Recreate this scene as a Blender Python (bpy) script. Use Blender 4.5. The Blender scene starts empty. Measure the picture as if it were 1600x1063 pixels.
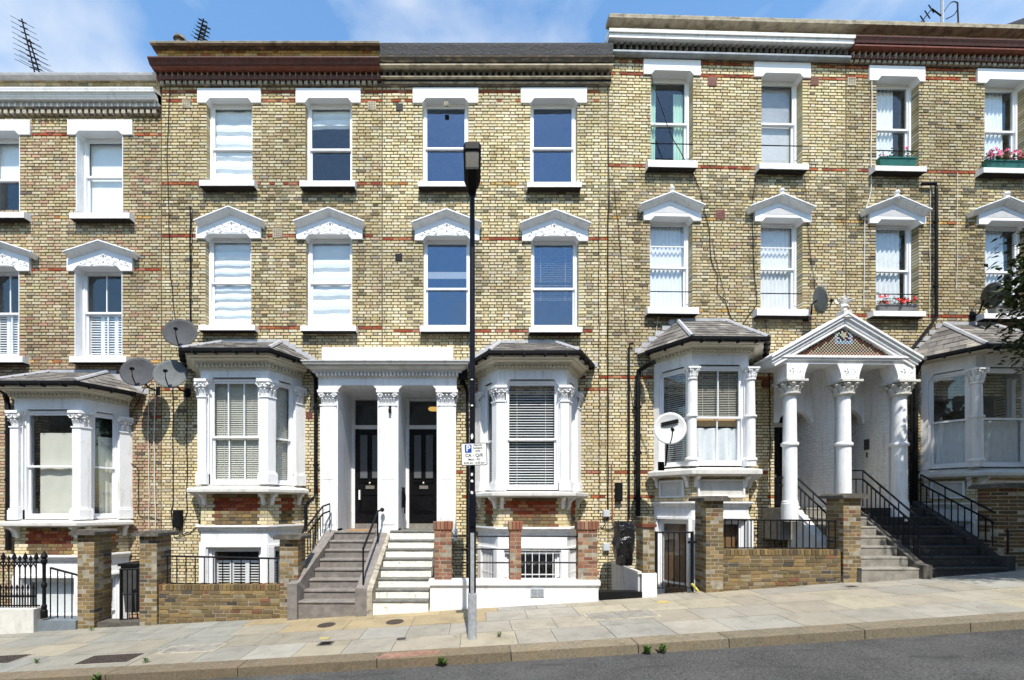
import bpy, math, random
from mathutils import Vector, Matrix, noise
R = random.Random(7)
sc = bpy.context.scene
COL = sc.collection
rad = math.radians

# ------------------------------------------------------------------ camera
D, F, CX, CY, CAMZ = 10.3, 659.0, 740.0, 790.0, 2.0
cd = bpy.data.cameras.new('camera'); cam = bpy.data.objects.new('camera', cd); COL.objects.link(cam)
cam.location = (0, -D, CAMZ); cam.rotation_euler = (rad(90), 0, 0)
cd.sensor_fit = 'HORIZONTAL'; cd.sensor_width = 36; cd.lens = 36*F/1600
cd.shift_x = (800-CX)/1600; cd.shift_y = (CY-531.5)/1600
cd.clip_start = .05; cd.clip_end = 2000
sc.camera = cam

# ------------------------------------------------------------------ sun and sky
EL = rad(58); AZ = rad(5)                       # sun behind the camera, a little to its right
sd = bpy.data.lights.new('sun', 'SUN'); sd.energy = 5.0; sd.angle = rad(.5); sd.color = (1, .95, .87)
sun = bpy.data.objects.new('sun', sd); COL.objects.link(sun)
ldir = Vector((-math.sin(AZ)*math.cos(EL), math.cos(AZ)*math.cos(EL), -math.sin(EL)))
sun.rotation_euler = ldir.to_track_quat('-Z', 'Y').to_euler(); sun.location = (6, -30, 40)
w = bpy.data.worlds.new('World'); sc.world = w; w.use_nodes = True
nt = w.node_tree; nt.nodes.clear()
def N(t, typ, **kw):
    n = t.nodes.new(typ)
    for k, v in kw.items():
        if hasattr(n, k): setattr(n, k, v)
    return n
sky = N(nt, 'ShaderNodeTexSky', sky_type='NISHITA', sun_disc=False, sun_elevation=EL, sun_rotation=math.pi-AZ,
        air_density=1.6, dust_density=.4, ozone_density=2.6)
tc = N(nt, 'ShaderNodeTexCoord'); mp = N(nt, 'ShaderNodeMapping'); mp.inputs['Scale'].default_value = (1, 1, 1.9)
mp.inputs['Location'].default_value = (.35, 0, .33)
nz = N(nt, 'ShaderNodeTexNoise'); nz.inputs['Scale'].default_value = 2.3; nz.inputs['Detail'].default_value = 7
nz.inputs['Roughness'].default_value = .52; nz.inputs['Distortion'].default_value = .25
cr = N(nt, 'ShaderNodeValToRGB'); cr.color_ramp.elements[0].position = .50; cr.color_ramp.elements[1].position = .72
cr.color_ramp.elements[0].color = (0, 0, 0, 1); cr.color_ramp.elements[1].color = (.8, .8, .8, 1)
mx = N(nt, 'ShaderNodeMix', data_type='RGBA'); mx.inputs['B'].default_value = (6.0, 6.2, 6.4, 1)
gam = N(nt, 'ShaderNodeHueSaturation'); gam.inputs['Saturation'].default_value = 1.18; gam.inputs['Value'].default_value = 1.38
bg = N(nt, 'ShaderNodeBackground'); bg.inputs['Strength'].default_value = .13
ow = N(nt, 'ShaderNodeOutputWorld')
L = nt.links.new
L(tc.outputs['Generated'], mp.inputs['Vector']); L(mp.outputs[0], nz.inputs['Vector']); L(nz.outputs['Fac'], cr.inputs['Fac'])
L(cr.outputs['Color'], mx.inputs['Factor']); L(sky.outputs[0], gam.inputs['Color']); L(gam.outputs[0], mx.inputs['A'])
L(mx.outputs['Result'], bg.inputs['Color']); L(bg.outputs[0], ow.inputs['Surface'])
vs = sc.view_settings; vs.view_transform = 'Standard'; vs.look = 'None'; vs.gamma = 1.0; vs.exposure = .42; vs.use_curve_mapping = False
sc.cycles.max_bounces = 8; sc.cycles.transparent_max_bounces = 12; sc.cycles.diffuse_bounces = 4; sc.cycles.glossy_bounces = 3

# ------------------------------------------------------------------ frames: u along the facade, v into it, z up
class Fr:
    def __init__(s, th): s.th = th; s.c = math.cos(th); s.s = math.sin(th)
    def w(s, u, v, z=0.0): return Vector((3.2+(u-3.2)*s.c-v*s.s, (u-3.2)*s.s+v*s.c, z))
    def u(s, px, v=0.0):
        k = (px-CX)/F
        return 3.2+(k*(D+v*s.c)+v*s.s-3.2)/(s.c-k*s.s)
    def z(s, px, py, v=0.0): return CAMZ-(py-CY)*(D+(s.u(px, v)-3.2)*s.s+v*s.c)/F
F0 = Fr(0.0); F1 = Fr(rad(1.4))                # the right-hand pair of houses stands turned a little away
def zg(X, Y):
    X = max(-20, min(20, X)); return .0587*X-.05+.0006*X*X+(max(Y, -4.6)+1.85)*.012  # the pavement climbs to the right
BASE = {}
def base_of(o):
    while o.parent: o = o.parent
    return BASE[o.name]
def tag(o, label=None, cat=None, group=None, kind=None):
    if label: o['label'] = label
    if cat: o['category'] = cat
    if group: o['group'] = group
    if kind: o['kind'] = kind
    return o
def thing(name, label, cat, fr, base, group=None, kind=None):
    o = bpy.data.objects.new(name, None); COL.objects.link(o); o.empty_display_size = .2
    o.location = fr.w(*base); o.rotation_euler = (0, 0, fr.th); BASE[o.name] = (fr, Vector(base))
    return tag(o, label, cat, group, kind)

class MB:
    def __init__(s, xf=None): s.v = []; s.f = []; s.t = []; s.xf = xf; s.tint = (1, 1, 1)
    def add(s, vs_, fs):
        o = len(s.v)
        for p in vs_:
            s.v.append(s.xf(*p) if s.xf else tuple(p)); s.t.append(s.tint)
        for f in fs: s.f.append([i+o for i in f])
        return s
    def box(s, x0, x1, y0, y1, z0, z1):
        return s.add([(x0,y0,z0),(x1,y0,z0),(x1,y1,z0),(x0,y1,z0),(x0,y0,z1),(x1,y0,z1),(x1,y1,z1),(x0,y1,z1)],
                     [(3,2,1,0),(4,5,6,7),(0,1,5,4),(1,2,6,5),(2,3,7,6),(3,0,4,7)])
    def brick(s, x0, x1, y0, y1, z0, z1, c=.006):   # a block whose front (-y) edge is chamfered; open at the back
        return s.add([(x0,y1,z0),(x1,y1,z0),(x1,y1,z1),(x0,y1,z1),(x0,y0+c,z0),(x1,y0+c,z0),(x1,y0+c,z1),(x0,y0+c,z1),
                      (x0+c,y0,z0+c),(x1-c,y0,z0+c),(x1-c,y0,z1-c),(x0+c,y0,z1-c)],
                     [(8,9,10,11),(4,5,9,8),(5,6,10,9),(6,7,11,10),(7,4,8,11),(0,1,5,4),(1,2,6,5),(2,3,7,6),(3,0,4,7)])
    def prism(s, poly, a, b, axis='y'):
        n = len(poly)
        if axis == 'y': vs_ = [(p, a, q) for p, q in poly]+[(p, b, q) for p, q in poly]
        elif axis == 'z': vs_ = [(p, q, a) for p, q in poly]+[(p, q, b) for p, q in poly]
        else: vs_ = [(a, p, q) for p, q in poly]+[(b, p, q) for p, q in poly]
        return s.add(vs_, [list(range(n)), list(range(2*n-1, n-1, -1))]+[(i, (i+1) % n, n+(i+1) % n, n+i) for i in range(n)])
    def tube(s, pts, r, n=6):
        pts = [Vector(p) for p in pts]; vs_ = []; fs = []
        for i, p in enumerate(pts):
            t = (pts[min(i+1, len(pts)-1)]-pts[max(i-1, 0)])
            t = t.normalized() if t.length > 1e-9 else Vector((0, 0, 1))
            a = t.orthogonal() if abs(t.z) > .95 else t.cross(Vector((0, 0, 1)))
            a.normalize()
            if abs(t.z) > .95: a = Vector((1, 0, 0)); a = (a-t*a.dot(t)).normalized()
            b = t.cross(a); rr = r[i] if isinstance(r, (list, tuple)) else r
            for k in range(n):
                an = 2*math.pi*k/n; vs_.append(p+a*math.cos(an)*rr+b*math.sin(an)*rr)
        for i in range(len(pts)-1):
            for k in range(n):
                fs.append((i*n+k, i*n+(k+1) % n, (i+1)*n+(k+1) % n, (i+1)*n+k))
        fs.append(list(range(n-1, -1, -1))); fs.append([(len(pts)-1)*n+k for k in range(n)])
        return s.add(vs_, fs)
    def lathe(s, cx, cy, prof, n=16, z=0):
        vs_ = []; fs = []
        for r, h in prof:
            for k in range(n):
                an = 2*math.pi*k/n; vs_.append((cx+r*math.cos(an), cy+r*math.sin(an), z+h))
        m = len(prof)
        for i in range(m-1):
            for k in range(n): fs.append((i*n+k, i*n+(k+1) % n, (i+1)*n+(k+1) % n, (i+1)*n+k))
        fs.append(list(range(n-1, -1, -1))); fs.append([(m-1)*n+k for k in range(n)])
        return s.add(vs_, fs)
    def sweep(s, path, prof):      # path: plan points (outside lies to the right of travel), prof: closed polygon of (out, z)
        P = [Vector(p) for p in path]; m = len(prof); vs_ = []
        nrm = []
        for i in range(len(P)-1):
            d = (P[i+1]-P[i]).normalized(); nrm.append(Vector((d.y, -d.x)))
        for i, p in enumerate(P):
            if i == 0: o = nrm[0]
            elif i == len(P)-1: o = nrm[-1]
            else:
                o = (nrm[i-1]+nrm[i]).normalized(); o = o/o.dot(nrm[i])
            for a, z in prof: vs_.append((p.x+o.x*a, p.y+o.y*a, z))
        fs = [list(range(m)), [(len(P)-1)*m+k for k in range(m-1, -1, -1)]]
        for i in range(len(P)-1):
            for k in range(m): fs.append((i*m+k, i*m+(k+1) % m, (i+1)*m+(k+1) % m, (i+1)*m+k))
        return s.add(vs_, fs)
    def mesh(s, name, off=Vector((0, 0, 0)), smooth=False):
        me = bpy.data.meshes.new(name)
        me.from_pydata([(p[0]-off[0], p[1]-off[1], p[2]-off[2]) for p in s.v], [], s.f)
        if any(t != (1, 1, 1) for t in s.t):
            at = me.color_attributes.new('tint', 'FLOAT_COLOR', 'POINT')
            flat = []
            for t in s.t: flat += [t[0], t[1], t[2], 1.0]
            at.data.foreach_set('color', flat)
        import bmesh
        bm = bmesh.new(); bm.from_mesh(me); bmesh.ops.recalc_face_normals(bm, faces=bm.faces); bm.to_mesh(me); bm.free()
        if smooth: me.polygons.foreach_set('use_smooth', [True]*len(me.polygons))
        return me
    def build(s, name, mat, parent=None, smooth=False, fr=None, base=None, label=None, cat=None, group=None, kind=None):
        if parent is not None: _, b = base_of(parent)
        else: b = Vector(base)
        me = s.mesh(name, b, smooth); me.materials.append(MT[mat])
        o = bpy.data.objects.new(name, me); COL.objects.link(o)
        if parent is not None: o.parent = parent
        else:
            o.location = fr.w(*base); o.rotation_euler = (0, 0, fr.th); BASE[o.name] = (fr, b)
        return tag(o, label, cat, group, kind)
def inst(name, me, parent, M, color=None):
    b = base_of(parent)[1]
    o = bpy.data.objects.new(name, me); COL.objects.link(o); o.parent = parent
    o.matrix_local = Matrix.Translation(-b) @ M
    if color: o.color = (color[0], color[1], color[2], 1)
    return o
def smoothpts(pts, k=4):           # Catmull-Rom
    P = [Vector(p) for p in pts]; out = []
    for i in range(len(P)-1):
        a = P[max(i-1, 0)]; b = P[i]; c = P[i+1]; d = P[min(i+2, len(P)-1)]
        for j in range(k):
            t = j/k; out.append(.5*((2*b)+(c-a)*t+(2*a-5*b+4*c-d)*t*t+(3*b-a-3*c+d)*t**3))
    out.append(P[-1]); return out

# ------------------------------------------------------------------ materials
MT = {}
def newmat(name):
    m = bpy.data.materials.new(name); m.use_nodes = True; MT[name] = m
    t = m.node_tree; return m, t, t.nodes['Principled BSDF']
def noise_fac(t, scale, lo, hi, detail=4, stretch=None, rough=.55):
    g = N(t, 'ShaderNodeNewGeometry'); src = g.outputs['Position']
    if stretch:
        q = N(t, 'ShaderNodeMapping'); q.inputs['Scale'].default_value = stretch; t.links.new(src, q.inputs['Vector']); src = q.outputs[0]
    n = N(t, 'ShaderNodeTexNoise'); n.inputs['Scale'].default_value = scale; n.inputs['Detail'].default_value = detail; n.inputs['Roughness'].default_value = rough
    t.links.new(src, n.inputs['Vector'])
    r = N(t, 'ShaderNodeMapRange'); r.inputs['From Min'].default_value = lo; r.inputs['From Max'].default_value = hi
    t.links.new(n.outputs['Fac'], r.inputs['Value']); return r.outputs[0], n
def mix(t, a, b, fac, mode='MIX'):
    m = N(t, 'ShaderNodeMix', data_type='RGBA'); m.blend_type = mode
    for k, x in (('A', a), ('B', b), ('Factor', fac)):
        if isinstance(x, (tuple, list)): m.inputs[k].default_value = (*x[:3], 1)
        elif isinstance(x, (int, float)): m.inputs[k].default_value = x
        else: t.links.new(x, m.inputs[k])
    return m.outputs['Result']
def bump(t, p, scale, strength, dist=.01, stretch=None, detail=4):
    f, n = noise_fac(t, scale, 0, 1, detail, stretch)
    b = N(t, 'ShaderNodeBump'); b.inputs['Strength'].default_value = strength; b.inputs['Distance'].default_value = dist
    t.links.new(f, b.inputs['Height']); t.links.new(b.outputs[0], p.inputs['Normal'])
def mat(name, c, rough=.7, var=.18, vs=5, bs=60, bst=.25, bd=.006, metal=0, spec=.4, stains=(), tint=False):
    m, t, p = newmat(name)
    f, _ = noise_fac(t, vs, .3, .7)
    col = mix(t, tuple(x*(1-var) for x in c), tuple(min(1, x*(1+var)) for x in c), f)
    for (sc_, lo, hi, sc_col, amt, st) in stains:
        g, _ = noise_fac(t, sc_, lo, hi, 6, st)
        mm = N(t, 'ShaderNodeMath', operation='MULTIPLY'); mm.use_clamp = True; mm.inputs[1].default_value = amt; t.links.new(g, mm.inputs[0])
        col = mix(t, col, sc_col, mm.outputs[0])
    if tint:
        a = N(t, 'ShaderNodeVertexColor'); a.layer_name = 'tint'
        oi = N(t, 'ShaderNodeObjectInfo')
        if tint == 'obj': col = mix(t, col, oi.outputs['Color'], 1.0, 'MULTIPLY')
        else: col = mix(t, col, a.outputs['Color'], 1.0, 'MULTIPLY')
    t.links.new(col, p.inputs['Base Color'])
    p.inputs['Roughness'].default_value = rough; p.inputs['Metallic'].default_value = metal; p.inputs['Specular IOR Level'].default_value = spec
    if bst: bump(t, p, bs, bst, bd)
    return m
soot = (.05, .045, .04)
for nm, td in (('brick', 'obj'), ('brickwork', 'attr')):     # loose bricks take the object colour, the joined ones a per-brick tint
    mat(nm, (1, 1, 1), .92, .16, 55, 90, .5, .008, spec=.15, tint=td,
        stains=[(60, .58, .78, (.42, .38, .30), .5, None), (3.0, .54, .78, (.42, .38, .32), .55, (1, 1, .4)), (11, .62, .8, (.5, .46, .4), .4, None)])
mat('mortar', (.11, .088, .060), .95, .3, 8, 70, .6, .01, spec=.1, stains=[(.75, .50, .66, (.27, .235, .17), .85, None), (2.5, .55, .72, (.06, .052, .04), .6, None)])
mat('mortar_old', (.29, .26, .20), .95, .3, 9, 70, .6, .01, spec=.1)
mat('white_paint', (.80, .80, .80), .55, .03, 3, 30, .12, .004, stains=[(1.6, .52, .78, (.50, .48, .42), .7, (5, 5, .6)), (9, .57, .78, (.58, .555, .49), .75, (2, 2, .7)), (30, .66, .8, (.30, .28, .23), .6, None)])
mat('white_clean', (.82, .82, .83), .42, .02, 3, 30, .05, .002, stains=[(30, .70, .9, (.5, .48, .42), .5, None)])
mat('white_aged', (.60, .585, .54), .65, .08, 3, 40, .35, .008, stains=[(2.2, .52, .8, (.36, .34, .29), .8, (3, 3, .8)), (22, .6, .8, (.2, .18, .15), .6, None)])
mat('grey_paint', (.50, .50, .50), .6, .06, 4, 40, .2, .004, stains=[(9, .55, .8, (.25, .24, .22), .6, None)])
mat('cream_trim', (.60, .57, .47), .6, .06, 4, 40, .2, .004, stains=[(9, .55, .8, (.3, .28, .22), .6, None)])
mat('black_metal', (.007, .007, .008), .55, .3, 12, 60, .15, .002, spec=.15)
mat('black_plastic', (.008, .008, .009), .55, .3, 12, 60, .1, .002, spec=.15)
mat('pole_paint', (.006, .006, .012), .4, .3, 12, 40, .08, .002, spec=.2)
mat('galvanised', (.42, .44, .46), .5, .2, 14, 50, .2, .003, metal=.3)
mat('roll_grey', (.25, .28, .31), .5, .2, 6, 40, .2, .004, stains=[(9, .55, .8, (.12, .12, .12), .6, None)])
mat('dish_grey', (.055, .057, .06), .8, .2, 7, 60, .05, .002)
mat('dish_pale', (.12, .13, .13), .8, .15, 7, 60, .05, .002)
mat('dish_white', (.62, .62, .60), .7, .05, 5, 60, .05, .002, stains=[(9, .6, .8, (.4, .36, .3), .6, None)])
mat('slate', (.135, .125, .115), .7, .3, 9, 30, .5, .008, tint='obj', stains=[(5, .55, .75, (.26, .245, .21), .7, None)])
mat('lead', (.40, .40, .41), .5, .15, 6, 25, .3, .006, stains=[(8, .55, .8, (.62, .62, .62), .6, None)])
mat('felt', (.020, .020, .023), .8, .4, 5, 18, .8, .02, spec=.5, stains=[(6, .55, .75, (.11, .11, .115), .5, (1, 1, 5))])
mat('terracotta', (.085, .026, .018), .6, .35, 12, 40, .35, .006, stains=[(7, .5, .75, soot, .8, (1, 1, 3)), (40, .66, .8, (.55, .45, .38), .6, None)])
mat('terracotta_clean', (.15, .042, .025), .6, .3, 12, 40, .3, .006)
mat('sooty_shade_stone', (.11, .09, .07), .8, .4, 6, 40, .5, .01, stains=[(5, .52, .7, (.45, .33, .19), .8, (1, 1, 5)), (6, .5, .7, soot, .7, None)])  # sooty stone; its dark tone also paints shade lines on cornices
mat('sooty_pale', (.36, .32, .25), .85, .3, 8, 40, .5, .01, stains=[(7, .5, .7, soot, .8, (1, 1, 3))])
mat('coping_stone', (.40, .35, .26), .85, .2, 6, 40, .5, .01, stains=[(6, .48, .72, (.10, .085, .06), .85, (1, 1, 2))])
mat('cap_stone', (.085, .076, .062), .9, .3, 10, 45, .6, .012, stains=[(9, .55, .75, (.2, .185, .15), .7, None)])
mat('concrete_step', (.195, .175, .158), .85, .2, 9, 60, .5, .008, stains=[(5, .5, .8, (.08, .075, .07), .6, None), (30, .62, .8, (.3, .28, .25), .5, None)])
mat('stone_step', (.24, .225, .19), .85, .2, 9, 60, .5, .008, stains=[(5, .5, .75, (.13, .12, .10), .8, None)])
mat('tread_grey', (.13, .13, .115), .85, .2, 9, 60, .5, .008, stains=[(8, .5, .75, (.22, .21, .18), .7, None)])
mat('flaking_white', (.80, .78, .70), .8, .08, 9, 60, .5, .01, stains=[(14, .57, .68, (.45, .39, .26), .9, (1, 1, 1.6))])
mat('tree_shade_step', (.032, .030, .028), .9, .3, 9, 60, .5, .008, stains=[(14, .6, .75, (.16, .15, .13), .6, None)])  # stone darkened so the colour carries the tree's shade
mat('asphalt', (.072, .071, .069), .95, .25, 1.2, 160, .8, .012, spec=.2, stains=[(55, .50, .68, (.16, .158, .15), .8, None), (38, .52, .66, (.022, .022, .022), .8, None), (.9, .5, .75, (.12, .118, .11), .5, None), (1.6, .56, .66, (.04, .04, .04), .6, (.5, 2, 1)), (30, .725, .75, (.45, .44, .40), .9, None)])
mat('flag', (.29, .268, .222), .9, .10, 2.5, 120, .35, .004, spec=.2, tint='obj', stains=[(3.2, .5, .74, (.20, .185, .15), .75, None), (18, .62, .70, (.11, .10, .085), .6, None), (70, .6, .8, (.2, .19, .17), .35, None)])
mat('flag_joint', (.12, .105, .085), .95, .3, 9, 70, .5, .008, spec=.1)
mat('granite_kerb', (.19, .165, .12), .9, .3, 30, 160, .6, .006, tint='obj', stains=[(60, .52, .68, (.085, .072, .05), .75, None), (6, .52, .72, (.11, .095, .065), .7, None), (2, .5, .8, (.26, .19, .12), .6, None)])
mat('iron_cover', (.065, .050, .040), .7, .3, 20, 120, .8, .008, metal=.3)
mat('door_black', (.006, .006, .007), .25, .3, 4, 20, .04, .002, spec=.25)
mat('brass', (.55, .50, .42), .3, .1, 9, 40, .1, .002, metal=.8)
mat('blind_white', (.78, .80, .80), .8, .03, 4, 30, .1, .004)
mat('blind_cream', (.60, .58, .50), .75, .05, 4, 30, .1, .004)
mat('blind_slat', (.62, .61, .55), .5, .05, 4, 30, .05, .002)
mat('blind_slat_bright', (.80, .80, .80), .5, .03, 4, 30, .05, .002)
mat('net_curtain', (.74, .76, .78), .85, .06, 6, 60, .2, .004)
mat('green_curtain', (.42, .62, .50), .85, .08, 6, 60, .2, .004)
mat('room_dark', (.10, .10, .11), .9, .2, 2, 20, 0)
mat('frosted', (.11, .115, .125), .25, .06, 4, 90, .2, .002)
mat('brown_panel', (.20, .115, .055), .6, .2, 3, 30, .1, .002, stains=[(3, .5, .8, (.12, .07, .04), .6, (1, 1, .4))])
mat('cardboard', (.60, .40, .20), .8, .12, 4, 30, .1, .002)
mat('black_bag', (.010, .010, .011), .22, .2, 6, 14, .9, .03, spec=.7)
mat('doormat', (.42, .21, .05), .95, .3, 60, 200, .8, .01)
mat('meter_grey', (.50, .54, .58), .5, .06, 5, 40, .05, .002)
mat('sign_white', (.82, .82, .78), .4, .03, 5, 40, 0)
mat('sign_blue', (.01, .07, .36), .4, .05, 5, 40, 0)
mat('sign_black', (.012, .012, .012), .5, .05, 5, 40, 0)
mat('tape_yellow', (.50, .46, .08), .5, .1, 9, 40, .1)
mat('paint_yellow', (.40, .31, .10), .8, .2, 20, 60, .3)
mat('paint_red', (.24, .135, .095), .95, .25, 9, 60, .5)
mat('leaf', (.028, .048, .014), .65, .5, 8, 30, .1, .002, spec=.25, tint='attr')
mat('weed_leaf', (.07, .13, .02), .6, .4, 20, 30, .1)
mat('petal_red', (.62, .012, .015), .6, .25, 30, 30, 0)
mat('petal_pink', (.66, .12, .22), .6, .25, 30, 30, 0)
mat('planter_green', (.012, .10, .075), .45, .15, 6, 40, .05)
mat('planter_grey', (.16, .16, .16), .7, .2, 6, 40, .2)
mat('soil', (.05, .035, .022), .95, .3, 30, 60, .8)
mat('bark', (.10, .075, .05), .95, .35, 12, 30, 1, .03)
mat('tile', (1, 1, 1), .35, .08, 30, 60, .1, .002, tint='attr')
mat('sill_soot_shade', (.022, .020, .018), .95, .4, 20, 60, .6, .008, spec=.1, stains=[(14, .6, .8, (.10, .09, .08), .5, None)])  # soot black that also paints the shade under the sills
m, t, p = newmat('lamp_glow'); p.inputs['Base Color'].default_value = (.9, .6, .2, 1); p.inputs['Emission Color'].default_value = (1, .55, .12, 1); p.inputs['Emission Strength'].default_value = 1.2
mat('rust_pipe', (.26, .11, .06), .7, .3, 12, 40, .2)
mat('cable_white', (.62, .60, .55), .6, .1, 5, 20, 0)
mat('lamp_lens', (.62, .63, .62), .25, .12, 30, 60, .2, .002)
mat('wood_pale', (.42, .40, .36), .8, .15, 6, 30, .3, .004)
mat('slate_step', (.16, .19, .21), .7, .15, 6, 40, .3, .006)
mat('red_brick_paint', (.42, .02, .015), .7, .25, 12, 40, .3)
def glass(name, refl, rough=.004, tr=(.975, .985, .985), wob=.05, gc=(.9, .95, 1)):
    m, t, p = newmat(name); t.nodes.remove(p)
    out = t.nodes['Material Output']; g = N(t, 'ShaderNodeBsdfGlossy'); g.inputs['Roughness'].default_value = rough
    g.inputs['Color'].default_value = (*gc, 1)
    b = N(t, 'ShaderNodeBsdfTransparent'); b.inputs['Color'].default_value = (*tr, 1)
    ge = N(t, 'ShaderNodeNewGeometry'); dt = N(t, 'ShaderNodeVectorMath', operation='DOT_PRODUCT')
    t.links.new(ge.outputs['Incoming'], dt.inputs[0]); t.links.new(ge.outputs['Normal'], dt.inputs[1])
    prev = dt.outputs['Value']
    for op, v in (('ABSOLUTE', 0), ('SUBTRACT', 1), ('POWER', 5), ('MULTIPLY', .9)):
        q = N(t, 'ShaderNodeMath', operation=op)
        if op == 'SUBTRACT': q.inputs[0].default_value = 1; t.links.new(prev, q.inputs[1])
        else: t.links.new(prev, q.inputs[0]); q.inputs[1].default_value = v
        prev = q.outputs[0]
    ad = N(t, 'ShaderNodeMath', operation='ADD'); ad.inputs[1].default_value = refl; ad.use_clamp = True
    f, n = noise_fac(t, 2.2, 0, 1, 2)
    bm = N(t, 'ShaderNodeBump'); bm.inputs['Strength'].default_value = wob; bm.inputs['Distance'].default_value = .05
    t.links.new(f, bm.inputs['Height']); t.links.new(bm.outputs[0], g.inputs['Normal'])
    ms = N(t, 'ShaderNodeMixShader'); t.links.new(prev, ad.inputs[0]); t.links.new(ad.outputs[0], ms.inputs[0])
    t.links.new(b.outputs[0], ms.inputs[1]); t.links.new(g.outputs[0], ms.inputs[2]); t.links.new(ms.outputs[0], out.inputs['Surface'])
glass('glass', .05)
glass('glass_coated', .13, tr=(.86, .89, .92), wob=.16, gc=(.55, .72, .95))
glass('glass_dark', .06, tr=(.7, .74, .76), wob=.04)
# ------------------------------------------------------------------ bricks
STOCK = [((.58,.485,.29),40), ((.62,.545,.37),25), ((.505,.405,.22),22), ((.425,.335,.195),8), ((.37,.325,.245),4), ((.20,.165,.12),.7), ((.51,.375,.245),4)]
PALE  = [((.67,.575,.355),47), ((.695,.615,.43),26), ((.59,.485,.275),21), ((.48,.385,.225),4), ((.41,.365,.275),1.5), ((.21,.18,.13),.3)]
PINK  = [((.55,.405,.265),30), ((.59,.48,.305),22), ((.495,.355,.215),20), ((.53,.32,.22),17), ((.39,.285,.18),6), ((.185,.145,.115),1)]
REDB  = [((.34,.075,.032),30), ((.41,.12,.05),24), ((.27,.06,.035),18), ((.47,.22,.10),8), ((.42,.17,.11),14)]
ORNG  = [((.62,.38,.13),30), ((.56,.33,.11),20), ((.62,.43,.19),20), ((.44,.16,.06),8)]
OLD   = [((.22,.155,.072),30), ((.175,.127,.064),26), ((.28,.19,.08),13), ((.14,.105,.06),16), ((.20,.095,.055),6), ((.08,.07,.057),6), ((.26,.215,.135),5)]
REDP  = [((.29,.125,.075),30), ((.34,.17,.10),24), ((.24,.105,.07),20), ((.37,.24,.15),14), ((.19,.11,.08),10)]
def pick(pal, jit=.10):
    c = R.choices([p[0] for p in pal], [p[1] for p in pal])[0]
    k = 1+R.uniform(-jit, jit)
    return tuple(max(.01, x*k*(1+R.uniform(-.03, .03))) for x in c)
CH = .075
def courses(u0, u1, z0, z1, holes):
    """Flemish bond cut to the openings: yields (ua, ub, za, zb, deep)"""
    k0 = int(math.floor(z0/CH)); k1 = int(math.ceil(z1/CH))
    for k in range(k0, k1):
        za, zb = k*CH, (k+1)*CH; zm = (za+zb)/2
        iv = [(u0, u1)]
        for (a, b, c, d) in holes:
            if c < zm < d:
                nv = []
                for (p, q) in iv:
                    if b <= p or a >= q: nv.append((p, q)); continue
                    if a > p+.02: nv.append((p, a))
                    if b < q-.02: nv.append((b, q))
                iv = nv
        for (p, q) in iv:
            off = (k % 2)*.16875+(k % 7)*.004
            x = math.floor((p-off)/.3375)*.3375+off; cuts = []
            while x < q+.4:
                for c in (x, x+.225):
                    c += R.uniform(-.006, .006)
                    if p+.05 < c < q-.05: cuts.append(c)
                x += .3375
            cuts = [p]+sorted(cuts)+[q]
            for i in range(len(cuts)-1):
                dl = i == 0 and p > u0+.01; dr = i == len(cuts)-2 and q < u1-.01
                yield cuts[i], cuts[i+1], za, zb, dl, dr
UB = MB().brick(-.5, .5, 0, .05, -.5, .5, 0)
UB.v = []; UB.f = []; UB.t = []
_c = .04
UB.add([(-.5,.06,-.5),(.5,.06,-.5),(.5,.06,.5),(-.5,.06,.5),(-.5,.006,-.5),(.5,.006,-.5),(.5,.006,.5),(-.5,.006,.5),
        (-.48,0,-.43),(.48,0,-.43),(.48,0,.43),(-.48,0,.43)],
       [(8,9,10,11),(4,5,9,8),(5,6,10,9),(6,7,11,10),(7,4,8,11),(0,1,5,4),(1,2,6,5),(2,3,7,6),(3,0,4,7)])
BRICK_ME = UB.mesh('brick'); BRICK_ME.materials.append(MT['brick'])
FULL = MB()
def _fullbox(m, c=.03):
    x = .5; pts = []
    for sx in (-1, 1):
        for sy in (-1, 1):
            for sz in (-1, 1):
                pts += [(sx*x, sy*(x-c), sz*(x-c*1.8)), (sx*(x-c*.6), sy*x, sz*(x-c*1.8)), (sx*(x-c*.6), sy*(x-c), sz*x)]
    def ix(sx, sy, sz, k): return ((sx*4+sy*2+sz)*3)+k
    f = []
    f += [[ix(s, 0, 0, 0), ix(s, 1, 0, 0), ix(s, 1, 1, 0), ix(s, 0, 1, 0)] for s in (0, 1)]
    f += [[ix(0, s, 0, 1), ix(1, s, 0, 1), ix(1, s, 1, 1), ix(0, s, 1, 1)] for s in (0, 1)]
    f += [[ix(0, 0, s, 2), ix(1, 0, s, 2), ix(1, 1, s, 2), ix(0, 1, s, 2)] for s in (0, 1)]
    for a in (0, 1):
        for b in (0, 1):
            f.append([ix(a, b, 0, 0), ix(a, b, 1, 0), ix(a, b, 1, 1), ix(a, b, 0, 1)])
            f.append([ix(a, 0, b, 0), ix(a, 1, b, 0), ix(a, 1, b, 2), ix(a, 0, b, 2)])
            f.append([ix(0, a, b, 1), ix(1, a, b, 1), ix(1, a, b, 2), ix(0, a, b, 2)])
            for c_ in (0, 1): f.append([ix(a, b, c_, 0), ix(a, b, c_, 1), ix(a, b, c_, 2)])
    m.add(pts, f)
_fullbox(FULL)
BLOCK_ME = FULL.mesh('brick'); BLOCK_ME.materials.append(MT['brick'])
def block(name, parent, x0, x1, y0, y1, z0, z1, col, me=None, rot=0):
    M = Matrix.Translation(((x0+x1)/2, (y0+y1)/2, (z0+z1)/2)) @ Matrix.Rotation(rot, 4, 'Z') @ Matrix.Diagonal((x1-x0, y1-y0, z1-z0, 1))
    return inst(name, me or BLOCK_ME, parent, M, col)

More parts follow.
